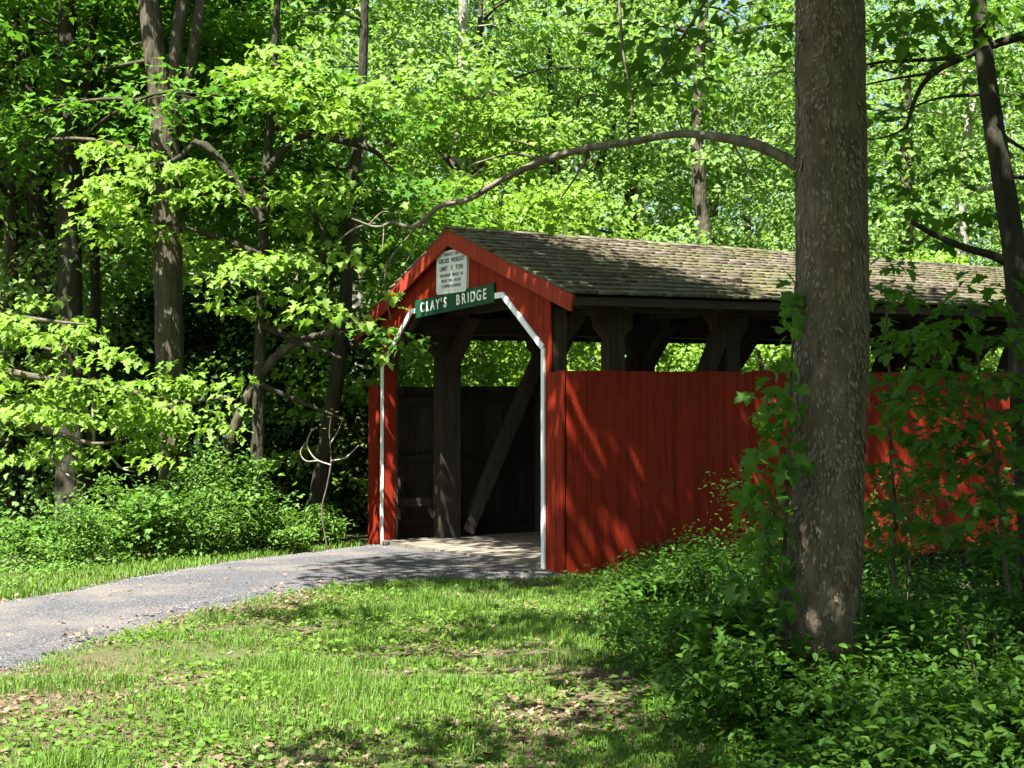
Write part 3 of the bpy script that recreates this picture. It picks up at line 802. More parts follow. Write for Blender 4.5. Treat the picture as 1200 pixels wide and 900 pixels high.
# --- the slender leaning tree at the right edge
P, R = pix_path([(1232, 900, 22), (1215, 700, 20), (1200, 480, 19), (1192, 330, 17), (1178, 230, 15), (1163, 140, 13.5), (1150, 40, 12), (1143, -60, 11), (1130, -400, 9), (1110, -900, 5)], 11.0); R = R * .86
P, R = ground_it(P, R); loc = P[0] + [0, 0, .15]
rt = thing('leaning_tree', 'slender dark tree leaning left at the right edge of the photo', 'tree', loc)
trunk_part(rt, loc, P, R, 'bark_dark', 14, 6, .04, .02, 3)
rb = []
for pts in ([(1188, 312, 7), (1165, 300, 5.5), (1130, 290, 4.5), (1095, 275, 3.5), (1068, 260, 3)], [(1205, 40, 6), (1165, 52, 5.5), (1130, 66, 5), (1095, 85, 4), (1075, 110, 3), (1062, 150, 2)],
            [(1130, 66, 3.5), (1090, 70, 2.5), (1040, 72, 2), (1000, 78, 1.5)], [(1095, 85, 2), (1050, 92, 1.5), (1010, 100, 1)], [(1062, 150, 1.5), (1040, 160, 1.2), (1010, 165, .8)], [(1160, 110, 3), (1100, 115, 1.6), (1060, 130, 1)], [(1165, 150, 3), (1200, 175, 2), (1240, 190, 1)], [(1180, 205, 3), (1215, 210, 2), (1260, 200, 1.5)]):
    p, r = pix_path(pts, 11.0); v, f = tube(p - loc, r, 6, 4); obj('branch', mesh('branch', v, f, True), M['bark_dark'], rt)
LL = []
for x, y, Yd, r, n in ((1060, 20, 11, .3, 45), (1110, 20, 11.3, .35, 50), (1180, 15, 10.8, .3, 45), (1030, 40, 10.4, .18, 14), (1090, 60, 11, .25, 25), (1150, 95, 11.4, .25, 18), (1070, 150, 11.2, .2, 12), (1190, 110, 11.2, .22, 18),
                       (1100, 200, 12, .25, 20), (1060, 240, 11.6, .22, 18), (1130, 250, 12, .3, 28), (1180, 240, 11.6, .2, 14), (1150, 180, 12.2, .3, 20), (1045, 190, 12, .25, 14), (1090, 285, 11.4, .2, 14), (1040, 310, 10.8, .18, 12), (1160, 330, 11, .25, 20), (1060, 215, 12.4, .3, 20), (1030, 130, 12, .25, 16)):
    LL.append(spray(at(x, y, Yd), r, n, .115, None, .2))
leaves(rt, 'foliage', 'maple12', 'maple', *cat(LL), single=150, loc=loc)
CL = []
for (t, az, ln, rise, droop, ns, sr, nl) in rand_limbs(10, .8, .99, 3.2, .35, .3, 6, .6, 60): CL.append(limb(rt, loc, limb_path(interp(P, t), az, ln, rise, droop), .025, 'bark_dark', ns, sr, nl, .13, .3))
leaves(rt, 'crown', 'kite', 'maple', *cat(CL), loc=loc)

# --- maple saplings in front of the bridge wall, right of the big trunk
def sapling(label, stem, Y, tiers, mat, single, size=.12, tm='maple12', name='maple_sapling'):
    P, R = pix_path(stem, Y); P, R = ground_it(P, R); loc = P[0] + [0, 0, .15]
    t_ = thing(name, label, 'sapling', loc)
    trunk_part(t_, loc, P, R, 'twig', 6, 4, 0, 0, 1, 'stem')
    LL = []; pr = []
    for x, y, dY, r, n in tiers:
        c = at(x, y, Y + dY); k = int(np.argmin(np.abs(P[:, 2] - c[2] + .1))); s = interp(P, np.clip(np.interp(c[2] - .12, P[:, 2], np.linspace(0, 1, len(P))), 0, 1))
        m = (s + c) / 2 + [0, 0, .06]; obj('branch', mesh('branch', *tube(np.array([s, m, c]) - loc, [.006, .004, .002], 4, 3), True), M['twig'], t_)
        LL.append(spray(c, r * 1.15, int(n * 1.9), size * .92, None, .14, .4, .3))
    leaves(t_, 'foliage', tm, mat, *cat(LL), single=single, loc=loc)
    return t_
sapling('thin upright maple sapling just right of the big flaking trunk', [(1052, 740, 2.4), (1047, 660, 2.2), (1049, 600, 2.1), (1043, 520, 1.9), (1045, 460, 1.8), (1038, 400, 1.5), (1041, 350, 1.2)], 10.8,
        [(1040, 340, 0, .2, 16), (1030, 380, .1, .18, 12), (1065, 400, -.1, .25, 24), (1030, 440, 0, .18, 14), (1060, 455, -.2, .22, 20), (1035, 500, 0, .2, 16), (1025, 545, 0, .17, 14), (1062, 560, .1, .2, 14), (1030, 590, 0, .18, 14), (1060, 610, 0, .2, 14), (1040, 640, 0, .2, 14)], 'vine', 110)
sapling('broad maple sapling with tiered leaves before the far end of the red wall', [(1190, 760, 3), (1175, 640, 2.8), (1167, 540, 2.5), (1150, 450, 2), (1142, 370, 1.4)], 10.2,
        [(1140, 360, 0, .25, 24), (1100, 385, -.1, .25, 26), (1180, 395, 0, .25, 24), (1120, 430, -.2, .3, 34), (1165, 450, .2, .3, 34), (1095, 470, -.1, .25, 26), (1200, 480, 0, .25, 22), (1130, 500, -.1, .3, 34), (1175, 530, .1, .3, 32), (1110, 550, 0, .25, 24), (1150, 580, -.2, .28, 26), (1195, 570, 0, .25, 20), (1090, 520, .1, .2, 16), (1120, 620, 0, .25, 18), (1185, 630, 0, .25, 20)], 'vine', 260)

# --- left-hand maples
def dirs(px_): return None
PA, RA = pix_path([(98, 640, 16), (84, 520, 15), (66, 400, 14), (50, 280, 14), (42, 200, 13), (30, 110, 10), (12, 0, 9), (-10, -180, 7), (-30, -420, 4)], 24)
fA = [pix_path([(48, 260, 10), (44, 190, 9), (34, 100, 9), (30, 0, 8), (25, -150, 6)], 23.9)]
make_tree('maple_tree', 'dark twin stemmed maple at the far left edge of the photo', PA, RA, 'bark_dark', rand_limbs(12, .55, .98, 4.0, .3, .42, 7, .75, 60, PI / 2, 4.5) + rand_limbs(10, .5, .9, 4.2, .25, .35, 8, .8, 85, PI / 2.3, 2.4), ('maple8', 'maple', .14), fA)
PB, RB = pix_path([(86, 640, 17), (84, 480, 15), (82, 330, 14), (80, 200, 12), (78, 80, 11), (80, -60, 9), (82, -300, 5)], 22.5)
fB = [pix_path([(83, 330, 9), (90, 230, 8), (100, 120, 7), (108, 20, 7), (118, -120, 5)], 22.6), pix_path([(104, 640, 8), (108, 480, 7), (112, 330, 6), (106, 200, 5), (120, 60, 4)], 23.2)]
make_tree('maple_tree', 'dark straight maple second from the left edge, with side stems', PB, RB, 'bark_dark', rand_limbs(12, .5, .98, 3.8, .3, .42, 7, .75, 60, PI / 2, 4.5) + rand_limbs(10, .5, .9, 4.2, .25, .35, 8, .8, 85, PI / 2.3, 2.4), ('maple8', 'maple', .14), fB)
PC, RC = pix_path([(208, 640, 19), (203, 520, 17.5), (198, 420, 16.5), (196, 300, 17), (195, 200, 17), (186, 110, 13), (174, 0, 12), (160, -160, 9), (150, -400, 5)], 21)
fC = [pix_path([(196, 220, 11), (200, 140, 9), (206, 60, 8), (218, -40, 7), (230, -200, 5)], 21.1), pix_path([(197, 205, 9), (210, 140, 7), (228, 50, 7), (240, -40, 6)], 21.2)]
make_tree('maple_tree', 'brown maple with forked crown standing behind the bank of shrubs', PC, RC, 'bark_mid', rand_limbs(18, .45, .98, 4.2, .28, .42, 7, .75, 65, PI * .62, 3.0) + rand_limbs(9, .45, .85, 4.4, .25, .35, 8, .8, 85, PI / 2.2, 2.0), ('maple8', 'maple', .135), fC, lobes=.06)
PD, RD = pix_path([(366, 650, 15), (374, 580, 12), (384, 510, 10), (396, 430, 9), (404, 360, 8), (408, 280, 7), (414, 210, 6.5), (422, 140, 6), (426, 40, 5), (430, -100, 4)], 22)
make_tree('leaning_tree', 'thin dark tree leaning right between the shrubs and the portal', PD, RD, 'bark_dark', rand_limbs(9, .5, .98, 2.6, .3, .4, 5, .6, 50, PI, 2.6), ('maple8', 'maple', .13))
PX, RX = pix_path([(240, 640, 8), (262, 540, 7), (298, 450, 6), (340, 405, 5), (392, 388, 4)], 20.5)
make_tree('leaning_tree', 'bare pale stem leaning far right behind the shrub bank', PX, RX, 'bark_mid', [(.95, 0, 1.0, .2, .3, 3, .4, 30)], ('maple8', 'maple', .12), nside=8)

# low sunlit maple branches hanging over the bank, from a maple standing left of the frame
lt_P = np.array([(-9.6, 21.0, 0.), (-9.6, 20.9, 3.), (-9.5, 21.1, 6.), (-9.6, 21.4, 10.), (-9.7, 21.9, 13.)])
lowm = thing('maple_tree', 'sunlit young maple whose bright low sprays hang over the shrub bank at left', 'tree', lt_P[0])
trunk_part(lowm, lt_P[0], lt_P, np.array([.24, .2, .17, .12, .05]), 'bark_mid', 12, 4, .05, .02, 2)
def spray_limb(root, loc, pts, Y, r0, sprays, size, bark='twig'):
    P, R = pix_path(pts, Y); obj('branch', (lambda v, f: mesh('branch', v, f, True))(*tube(P - loc, R, 6, 4)), M[bark], root)
LL = []
def pix_sprays(x0, x1, y0, y1, n, Y, dY, r, nl, size, top=None):
    for i in range(n):
        x = rng.uniform(x0, x1); y = rng.uniform(y0, y1)
        if top is not None and y < top(x): continue
        LL.append(spray(at(x, y, Y + rng.normal(0, dY)), r * rng.uniform(.7, 1.2), int(nl * rng.uniform(.7, 1.2)), size, -PI / 2 - .3, .13, .5, .3))
pix_sprays(-60, 110, 345, 420, 16, 20.0, .7, .36, 36, .115)
pix_sprays(-60, 230, 410, 500, 36, 20.0, .8, .38, 40, .115)
pix_sprays(-60, 200, 480, 545, 20, 19.8, .7, .33, 34, .115)
pix_sprays(150, 285, 430, 520, 18, 20.2, .6, .34, 32, .115)
for pts in ([(-160, 380, 9), (-60, 415, 7), (30, 440, 5), (120, 450, 4), (200, 470, 2.5), (270, 465, 1.5)], [(-160, 460, 7), (-60, 480, 5), (40, 500, 4), (110, 520, 2.5), (165, 510, 1.5)], [(-150, 330, 6), (-40, 360, 4), (50, 375, 2.5), (100, 380, 1.5)], [(-150, 380, 6), (0, 395, 3), (60, 410, 2)]):
    spray_limb(lowm, lt_P[0], pts, 20.0, .04, None, .11)
leaves(lowm, 'foliage', 'maple12', 'maple_sunlit', *cat(LL), single=200, loc=lt_P[0])
CL = [limb(lowm, lt_P[0], limb_path(interp(lt_P, t), az, ln, rise, droop), .04, 'twig', ns, sr, nl, .14, .3) for (t, az, ln, rise, droop, ns, sr, nl) in rand_limbs(12, .5, .98, 3.0, .35, .3, 6, .7, 55)]
leaves(lowm, 'crown', 'kite', 'maple', *cat(CL), loc=lt_P[0])

# mid-height sunlit sprays of the maple behind the shrubs / beside the portal
PE, RE = pix_path([(300, 660, 9), (302, 520, 8), (306, 380, 7), (310, 250, 6), (318, 120, 5), (325, 0, 4), (330, -160, 3)], 20.5)
PE, RE = ground_it(PE, RE); loc = PE[0] + [0, 0, .15]
mt = thing('maple_tree', 'slim maple with bright layered sprays left of the gable', 'tree', loc)
trunk_part(mt, loc, PE, RE, 'bark_dark', 9, 5, .03, .02, 6)
LL = []
for x0, x1, y0, y1, n_ in ((80, 200, 165, 215, 9), (170, 260, 190, 280, 9), (110, 210, 215, 290, 8), (250, 345, 50, 105, 8), (290, 390, 80, 130, 9), (345, 420, 125, 165, 7), (230, 330, 280, 345, 7), (320, 420, 200, 290, 9), (280, 380, 290, 400, 8), (400, 470, 80, 140, 6), (330, 440, 380, 470, 8), (300, 440, 440, 540, 8)):
    pix_sprays(x0, x1, y0, y1, n_, 20.2 if y0 < 300 else 23.5, .5, .45, 42, .13)
for pts in ([(312, 200, 6), (350, 160, 5), (400, 165, 4.5), (440, 178, 3), (460, 200, 1.5)], [(308, 260, 6), (240, 170, 5), (200, 190, 3), (120, 200, 2)], [(306, 300, 5), (260, 280, 4), (190, 260, 3), (120, 270, 1.5)], [(316, 120, 5), (350, 90, 4), (300, 70, 2)], [(310, 230, 5), (350, 230, 4), (380, 280, 3), (365, 340, 2)], [(306, 380, 5), (350, 400, 4), (400, 420, 2)], [(304, 450, 4), (350, 470, 3), (400, 490, 1.5)]):
    p, r = pix_path(pts, 20.4); v, f = tube(p - loc, r, 6, 4); obj('branch', mesh('branch', v, f, True), M['bark_dark'], mt)
leaves(mt, 'foliage', 'maple12', 'maple_sunlit', *cat(LL), single=120, loc=loc)
TP = np.vstack([PE[-1], PE[-1] + [.1, -.2, 2.0], PE[-1] + [.1, -.3, 4.0]]); trunk_part(mt, loc, TP, np.array([.04, .03, .01]), 'bark_dark', 7, 4, 0, 0, 2, 'stem')
CL = [limb(mt, loc, limb_path(interp(TP, rng.uniform(-.3, 1)), math.radians(120 + 20 * k), rng.uniform(1.6, 2.6), .2, .1), .03, 'bark_dark', 6, .6, 55, .14, .25) for k in range(6)]
leaves(mt, 'crown', 'kite', 'maple', *cat(CL), loc=loc)

# --- background woodland: a few shapes, each tree its own copy
def bg_proto(seed, height, rad, base_h, nl=7000, mat='back', ls=.145, tk=.26):
    r_ = np.random.default_rng(seed); LL = []; ns = 110
    for i in range(ns):
        t = (i + r_.random()) / ns; z = base_h + (height - base_h) * t
        q = rad * (math.sin(PI * min(1, .18 + .8 * t)) ** .7) * math.sqrt(r_.uniform(.15, 1)); a = i * 2.39996 + r_.normal(0, .3)
        c = np.array([math.cos(a) * q, math.sin(a) * q, z - .1 * q])
        LL.append(spray(c, r_.uniform(.6, 1.15) * min(1, rad / 2.8), int(nl / ns * r_.uniform(.6, 1.4)), ls, a, .18, .4, .45, r_))
    v, f = bake('kite', *cat(LL)); cr = mesh('crown', v, f); cr.materials.append(M[mat])
    P = np.array([(0, 0, -.2), (r_.normal(0, .1), r_.normal(0, .1), height * .25), (r_.normal(0, .25), r_.normal(0, .25), height * .6), (r_.normal(0, .3), r_.normal(0, .3), height * .95)])
    tv, tf = tube(P, np.array([1, .73, .5, .12]) * tk, 9, 5, .03, seed, .05); tr = mesh('trunk', tv, tf, True)
    bs = []
    for k in range(9):
        h = height * r_.uniform(.2, .85); p0 = np.array([np.interp(h, P[:, 2], P[:, 0]), np.interp(h, P[:, 2], P[:, 1]), h])
        v_, f_ = tube(limb_path(p0, k * 2.4, rad * .85, .35, .25, 5, r_), np.linspace(.06, .012, 5) * tk / .26, 5, 3); m_ = mesh('branch', v_, f_, True); bs.append(m_)
    return cr, tr, bs
protos = [bg_proto(100 + i, h, r, b, nl) for i, (h, r, b, nl) in enumerate(((15, 3.6, 2.2, 10500), (13, 3.3, 1.2, 10500), (18, 4.2, 3.5, 12000), (9, 2.8, .5, 11000)))] + [bg_proto(120, 6.5, 1.9, .5, 8500, 'maple_sunlit', .115, .09), bg_proto(121, 5.5, 1.7, .4, 8000, 'maple_sunlit', .115, .08)]
tr2 = {}
def bg_tree(name, label, x, y, k, s, rz, bark, group):
    t_ = thing(name, label, 'tree', (x, y, float(H(x, y))), group); t_.scale = (s,) * 3; t_.rotation_euler = (0, 0, rz)
    cr, tr, bs = protos[k]
    c = obj('crown', cr, None, t_); c['kind'] = 'stuff'
    for nm, me in [('trunk', tr)] + [('branch', b) for b in bs]:
        key = (me.name, bark)
        if key not in tr2:
            mm = me.copy(); mm.materials.append(M[bark]); tr2[key] = mm
        obj(nm, tr2[key], None, t_)
    return t_
r_ = np.random.default_rng(77)
spots = []
# behind the bridge, lower right to left, then deeper rows
for Yd, step, j in ((27, 62, 0), (34, 95, 1), (43, 92, 2), (54, 88, 3)):
    x = -90 + r_.uniform(0, step)
    while x < 1290:
        yy = Yd + r_.normal(0, 1.6); xx = (x - 600) / F * yy
        u = (xx - BX) * CA + (yy - BY) * SA; v = -(xx - BX) * SA + (yy - BY) * CA
        if not (u > -1 and v < 8.0) and not (j == 0 and u > -3): spots.append((x, xx, yy, j))
        x += step * r_.uniform(.75, 1.25)
rowname = ['nearest row of background trees', 'second row of background trees', 'third row of background trees', 'farthest row of single trees']
cnt = [0] * 4
for i, (px_, xx, yy, j) in enumerate(spots):
    k = [1, 0, 2, 0][j] if r_.random() < .5 else int(r_.integers(0, 4))
    if j == 0: k = 3 if px_ > 440 else (1 if r_.random() < .5 else 3)
    pale = r_.random() < .3
    nn = cnt[j]; cnt[j] += 1
    o_ = ORD[nn] if nn < len(ORD) else f'{nn + 1}th'
    bg_tree('woodland_tree', f'{"pale" if pale else "dark"} trunked leafy tree, {o_} from left in the {rowname[j]}', xx, yy, k, r_.uniform(.85, 1.15), r_.uniform(0, 6.28), 'bark_pale' if pale else 'bark_mid', 'background woodland trees')
for i, (x, y) in enumerate(((-2.6, 24.6), (-.9, 25.2), (.8, 26.2), (2.6, 27.0), (4.6, 28.2), (6.6, 29.2), (8.6, 30.2))):
    bg_tree('young_maple', f'young sunlit maple behind the bridge, {ORD[i]} from left seen through its openings', x, y, 4 + i % 2, r_.uniform(.95, 1.15), r_.uniform(0, 6.28), 'bark_mid', 'young maples behind the bridge')
protos.append(bg_proto(130, 3.7, 1.7, .15, 9000, 'filler', .11, .07))  # low trees added to darken the wood behind the bank, shade in their colour
for i, (px_, yy) in enumerate(((5, 25.5), (125, 26.5), (215, 25.0), (290, 26.0), (345, 25.2))):
    bg_tree('dark_filler_tree', f'low dark evergreen tree added to darken the wood behind the shrub bank, {ORD[i]} from left', (px_ - 600) / F * yy, yy, 6, r_.uniform(.85, 1.15), r_.uniform(0, 6.28), 'bark_dark', 'dark filler trees under the maples')
# two pale trunks that show above the gable
for lab, pts, Yd in (('tall pale grey trunk seen straight above the gable peak', [(531, 640, 11), (534, 330, 9.5), (537, 200, 8), (541, 80, 6.5), (543, -40, 5), (545, -200, 3)], 31), ('slim brown trunk rising behind the middle of the shingle roof', [(735, 600, 10), (737, 300, 8), (742, 180, 7), (745, 60, 5), (746, -100, 3)], 36),
                     ('pale slender trunk between the leaning tree and the gable', [(416, 640, 10), (418, 330, 8), (424, 180, 7), (426, 60, 6), (428, -100, 4)], 29)):
    P, R = pix_path(pts, Yd)
    make_tree('woodland_tree', lab, P, R, 'bark_pale' if 'pale' in lab else 'bark_mid', rand_limbs(8, .5, .98, 3, .35, .3, 6, .8, 45), ('kite', 'back', .17))
    if 'gable peak' in lab: gable_tree = bpy.context.scene.objects[[o.name for o in COL.objects if o.get('label') == lab][0]]

LL = []; gl = np.array(gable_tree.location)
for x0, x1, y0, y1, n_ in ((460, 560, 95, 170, 11), (540, 650, 100, 150, 11), (470, 620, 150, 205, 12), (560, 660, 150, 215, 9), (420, 500, 190, 250, 6), (560, 680, 215, 260, 7)):
    pix_sprays(x0, x1, y0, y1, n_, 28.5, .6, .6, 60, .135)
for pts in ([(536, 230, 5), (570, 190, 4), (620, 170, 3), (660, 160, 1.5)], [(537, 200, 5), (510, 170, 4), (480, 150, 2)], [(540, 120, 5), (580, 110, 3), (630, 120, 1.5)]):
    p, r = pix_path(pts, 29.5); obj('branch', mesh('branch', *tube(p - gl, r, 6, 4), True), M['bark_mid'], gable_tree)
leaves(gable_tree, 'foliage', 'maple8', 'maple_sunlit', *cat(LL), loc=gl)
# far wood that closes the view all round
fw = np.random.default_rng(3); LL = []
nS = 2600
az = np.concatenate([fw.uniform(-.6, .6, 1350), fw.uniform(.6, 2 * PI - .6, 1250)]); rad = fw.uniform(60, 85, nS); hz = fw.uniform(0, 1, nS) ** 1.15 * 22
pos = np.stack([np.sin(az) * rad, np.cos(az) * rad + 0, hz], -1)
for p in pos: LL.append(spray(p, fw.uniform(1.3, 2.4), 48, .38, None, .3, .4, .5, fw))
v, f = bake('kite', *cat(LL)); o = obj('far_woodland', mesh('far_woodland', v, f), M['back'])
tag(o, 'solid green mass of far woodland closing the view', 'woodland', kind='stuff')
# trees behind and beside the camera, whose crowns dapple the lawn and undergrowth
for i, (x, y, k, s, lab) in enumerate(((2.6, 1.2, 2, 1.3, 'maple out of frame at the right of the viewpoint'), (0.1, -1.1, 2, 1.1, 'tall maple out of frame, just behind the viewpoint'),
        (8.0, 4.0, 2, 1.2, 'maple out of frame to the right of the lawn'), (10.5, 9.5, 0, 1.2, 'maple out of frame right of the undergrowth'), (7.0, -4.0, 2, 1.2, 'maple out of frame behind and right of the viewpoint'),
        (0.5, -8.0, 2, 1.2, 'maple out of frame straight behind the viewpoint'), (14.0, 2.0, 2, 1.3, 'maple out of frame far to the right'), (-9.0, -6.0, 2, 1.2, 'maple out of frame behind and left of the viewpoint'), (13.5, 15.0, 0, 1.2, 'maple out of frame beside the far wall'))):
    bg_tree('shade_tree', lab, x, y, k, s, i * 1.3, 'bark_mid', 'trees around the viewpoint')

# ------------------------------------------------------------------ shrubs and undergrowth
def shrub(label, x, y, h, w, n, tmpl, mat, size, single=0, name='shrub', group=None, droop=.1, nst=7):
    z = float(H(x, y)); loc = np.array([x, y, z]); t_ = thing(name, label, 'shrub', loc, group)
    LL = []
    st = []
    for k in range(nst):
        a = rng.uniform(0, 2 * PI); r = w * math.sqrt(rng.uniform(.05, 1)); hh = h * (1.05 - .55 * (r / w) ** 2) * rng.uniform(.75, 1.1)
        P = np.array([(0, 0, -.03), (math.cos(a) * r * .35, math.sin(a) * r * .35, hh * .5), (math.cos(a) * r * .75, math.sin(a) * r * .75, hh * .85), (math.cos(a) * r, math.sin(a) * r, hh)])
        st.append(tube(P, [.008, .006, .004, .0015], 4, 3))
        m = int(n / nst)
        tt = rng.uniform(.15, 1, m) ** .8; pp = np.array([interp(P, t) for t in tt]); sp = w * .30 * (1.1 - .5 * tt)
        pp += np.stack([rng.normal(0, 1, m) * sp, rng.normal(0, 1, m) * sp, rng.normal(0, .07, m) * h], -1); pp[:, 2] = np.maximum(pp[:, 2], .02)
        LL.append((pp + loc, frames(rng.uniform(0, 2 * PI, m), rng.normal(-droop, .4, m), rng.normal(0, .4, m)), size * rng.uniform(.6, 1.25, m)))
    v, f = joinq(st); obj('stem', mesh('stem', v, f, True), M['twig'], t_)
    leaves(t_, 'foliage', tmpl, mat, *cat(LL), single=single, loc=loc); return t_

# the bank of shrubs along the far edge of the path
bank = [(-7.0, 16.9, .5, .7), (-6.2, 17.2, .75, .55), (-5.6, 18.0, .55, .6), (-5.2, 17.6, .8, .5), (-4.85, 18.7, 1.1, .6), (-4.45, 18.5, .85, .6), (-4.2, 19.3, 1.4, .7), (-3.8, 19.0, .95, .55), (-3.55, 19.8, 1.2, .7), (-3.1, 19.9, .6, .5), (-2.65, 20.9, .55, .4)]
for i, (x, y, h, w) in enumerate(bank):
    shrub(f'bright green leafy shrub by the gravel path, {ORD[i]} from the left', x, y, h, w, [2600, 1500, 1900][i % 3], ['ovate', 'lance', 'maple8'][i % 3], 'shrub', [.06, .085, .08][i % 3], 25, group='shrubs on the bank beyond the path', nst=12)
def scatter_cover(name, label, pts, h, mat, tmpl, size, n_per, cat_='undergrowth'):
    A_ = np.repeat(np.array(pts, float), n_per, axis=0); m = len(A_)
    p = np.stack([A_[:, 0] + rng.normal(0, .14, m), A_[:, 1] + rng.normal(0, .14, m), H(A_[:, 0], A_[:, 1]) + A_[:, 2] * rng.uniform(.1, 1, m)], -1)
    v, f = bake(tmpl, p, frames(rng.uniform(0, 2 * PI, m), rng.normal(-.05, .4, m), rng.normal(0, .35, m)), size * rng.uniform(.5, 1.3, m)); o = obj(name, mesh(name, v, f), M[mat]); return tag(o, label, cat_, kind='stuff')
xs_ = rng.uniform(-9, -1.0, 5200); ys_ = rng.uniform(13, 27, 5200); sn, sf = side_of_path(xs_, ys_)
k = (sf > .55) & (xs_ < -2.6) & ((xs_ - BX) * CA + (ys_ - BY) * SA < -.5)
pts = list(zip(xs_[k], ys_[k], .06 + .30 * np.minimum(1, sf[k] / 1.8) * rng.uniform(.5, 1, k.sum())))
scatter_cover('bank_undergrowth', 'low green herbs covering the bank beyond the path', pts[:2400], .3, 'shrub', 'ovate', .06, 12)

# bleached dead twigs and a wiry bush with yellow blossom
db = thing('dead_branch', 'bleached broken branch hanging under the low maple sprays at left', 'branch', at(110, 505, 21.0))
dl = np.array(db.location)
for pts in ([(109, 470, 2), (110, 507, 2), (112, 520, 1.8), (130, 536, 1.6), (143, 549, 1.2), (158, 553, .8)], [(143, 549, 1), (170, 545, .8), (195, 543, .6)]):
    p, r = pix_path(pts, 21.0); obj('twig', mesh('twig', *tube(p - dl, r, 5, 4), True), M['dead'], db)
db = thing('dead_branch', 'pale forked dead branch low at the left edge before dark trunks', 'branch', at(58, 535, 20.6)); dl = np.array(db.location)
for pts in ([(54, 520, 1.5), (60, 537, 1.6), (70, 550, 1.3), (85, 560, 1), (100, 568, .7)], [(64, 537, 1.2), (80, 545, 1), (92, 556, .7)], [(85, 553, .9), (95, 545, .7), (102, 536, .5)]):
    p, r = pix_path(pts, 20.6); obj('twig', mesh('twig', *tube(p - dl, r, 5, 4), True), M['dead'], db)
fl = at(384, 645, 20.4); fl[2] = float(H(fl[0], fl[1])); fb = thing('flowering_bush', 'wiry pale stemmed bush with small yellow blossoms left of the portal', 'bush', fl)
for pts in ([(384, 645, 1.1), (377, 600, 1.0), (383, 570, .9), (388, 540, .9), (386, 505, .7), (390, 480, .5)], [(388, 545, 1), (370, 538, .9), (360, 522, .8), (364, 507, .6), (372, 500, .4)], [(388, 540, 1), (405, 536, .8), (420, 522, .6)], [(372, 540, .8), (358, 540, .7), (352, 530, .5), (358, 518, .4)], [(387, 520, .8), (396, 505, .6), (402, 490, .4)]):
    p, r = pix_path(pts, 20.4); obj('stem', mesh('stem', *tube(p - fl, r, 5, 4), True), M['twig' if pts[0][1] > 600 else 'dead'], fb)
for x_, y_ in ((390, 478), (377, 482), (384, 490), (396, 486), (374, 497), (402, 490), (383, 503), (393, 505), (408, 512), (415, 520), (366, 505), (399, 519), (420, 523), (387, 528), (376, 514), (405, 498)):
    c_ = at(x_ + rng.normal(0, 2), y_ + rng.normal(0, 2), 20.4 + rng.normal(0, .08))
    v, f = bake('round', np.repeat(c_[None], 5, 0) - fl, frames(np.arange(5) * 1.256, np.full(5, .5), np.zeros(5)), np.full(5, .032)); obj('blossom', mesh('blossom', v, f), M['yellow'], fb)

# right-hand undergrowth in front of the bridge wall
pts = []
for _ in range(9000):
    y = rng.uniform(6.3, 21); x = rng.uniform(.2, .40 * y + .6); u = (x - BX) * CA + (y - BY) * SA; v = -(x - BX) * SA + (y - BY) * CA
    edge = np.interp(y, [6.3, 8, 10, 12, 14, 16, 17], [1.05, 1.1, 1.0, .95, .9, .95, 1.1])
    if x < edge + rng.normal(0, .15) or v > -.45: continue
    pts.append((x, y, float(np.clip(.12 + .45 * (x - edge), .12, .55)) * rng.uniform(.5, 1.1)))
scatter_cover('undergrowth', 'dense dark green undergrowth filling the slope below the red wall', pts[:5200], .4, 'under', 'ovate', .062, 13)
right = [(1.15, 8.0, .55, .42), (1.45, 9.2, .6, .42), (1.1, 10.4, .5, .45), (1.45, 11.6, .65, .5), (1.5, 13.2, .55, .45), (1.6, 8.0, .42, .4), (2.15, 7.7, .4, .45), (2.75, 8.7, .75, .55), (2.45, 9.6, .7, .5), (3.1, 10.0, .9, .6), (2.1, 12.2, .85, .55), (3.4, 8.6, .8, .55), (1.8, 7.0, .35, .45), (2.7, 7.4, .5, .5), (3.9, 10.8, 1.0, .65), (4.6, 12.5, 1.6, .8), (3.4, 13.0, 1.5, .7), (1.9, 14.3, .55, .5), (2.5, 15.2, 1.2, .7)]
right.sort(key=lambda q: q[0] / q[1])
for i, (x, y, h, w) in enumerate(right):
    where = 'left of the big trunk' if x / y < .19 else ('at the foot of the big trunk' if x / y < .235 else 'right of the big trunk')
    k = sum(1 for q in right[:i] if ('left of the big trunk' if q[0] / q[1] < .19 else ('at the foot of the big trunk' if q[0] / q[1] < .235 else 'right of the big trunk')) == where)
    shrub(f'dark green understorey shrub {where}, {ORD[k]} from the left there', x, y, h, w, 900 if y < 10.5 else 1300, ['ovate', 'maple12', 'ovate', 'lance'][i % 4], 'under' if i % 3 else 'vine', [.065, .085, .055, .07][i % 4], 45 if y < 11 else 20, 'understorey_shrub', 'understorey shrubs before the red wall', .15)

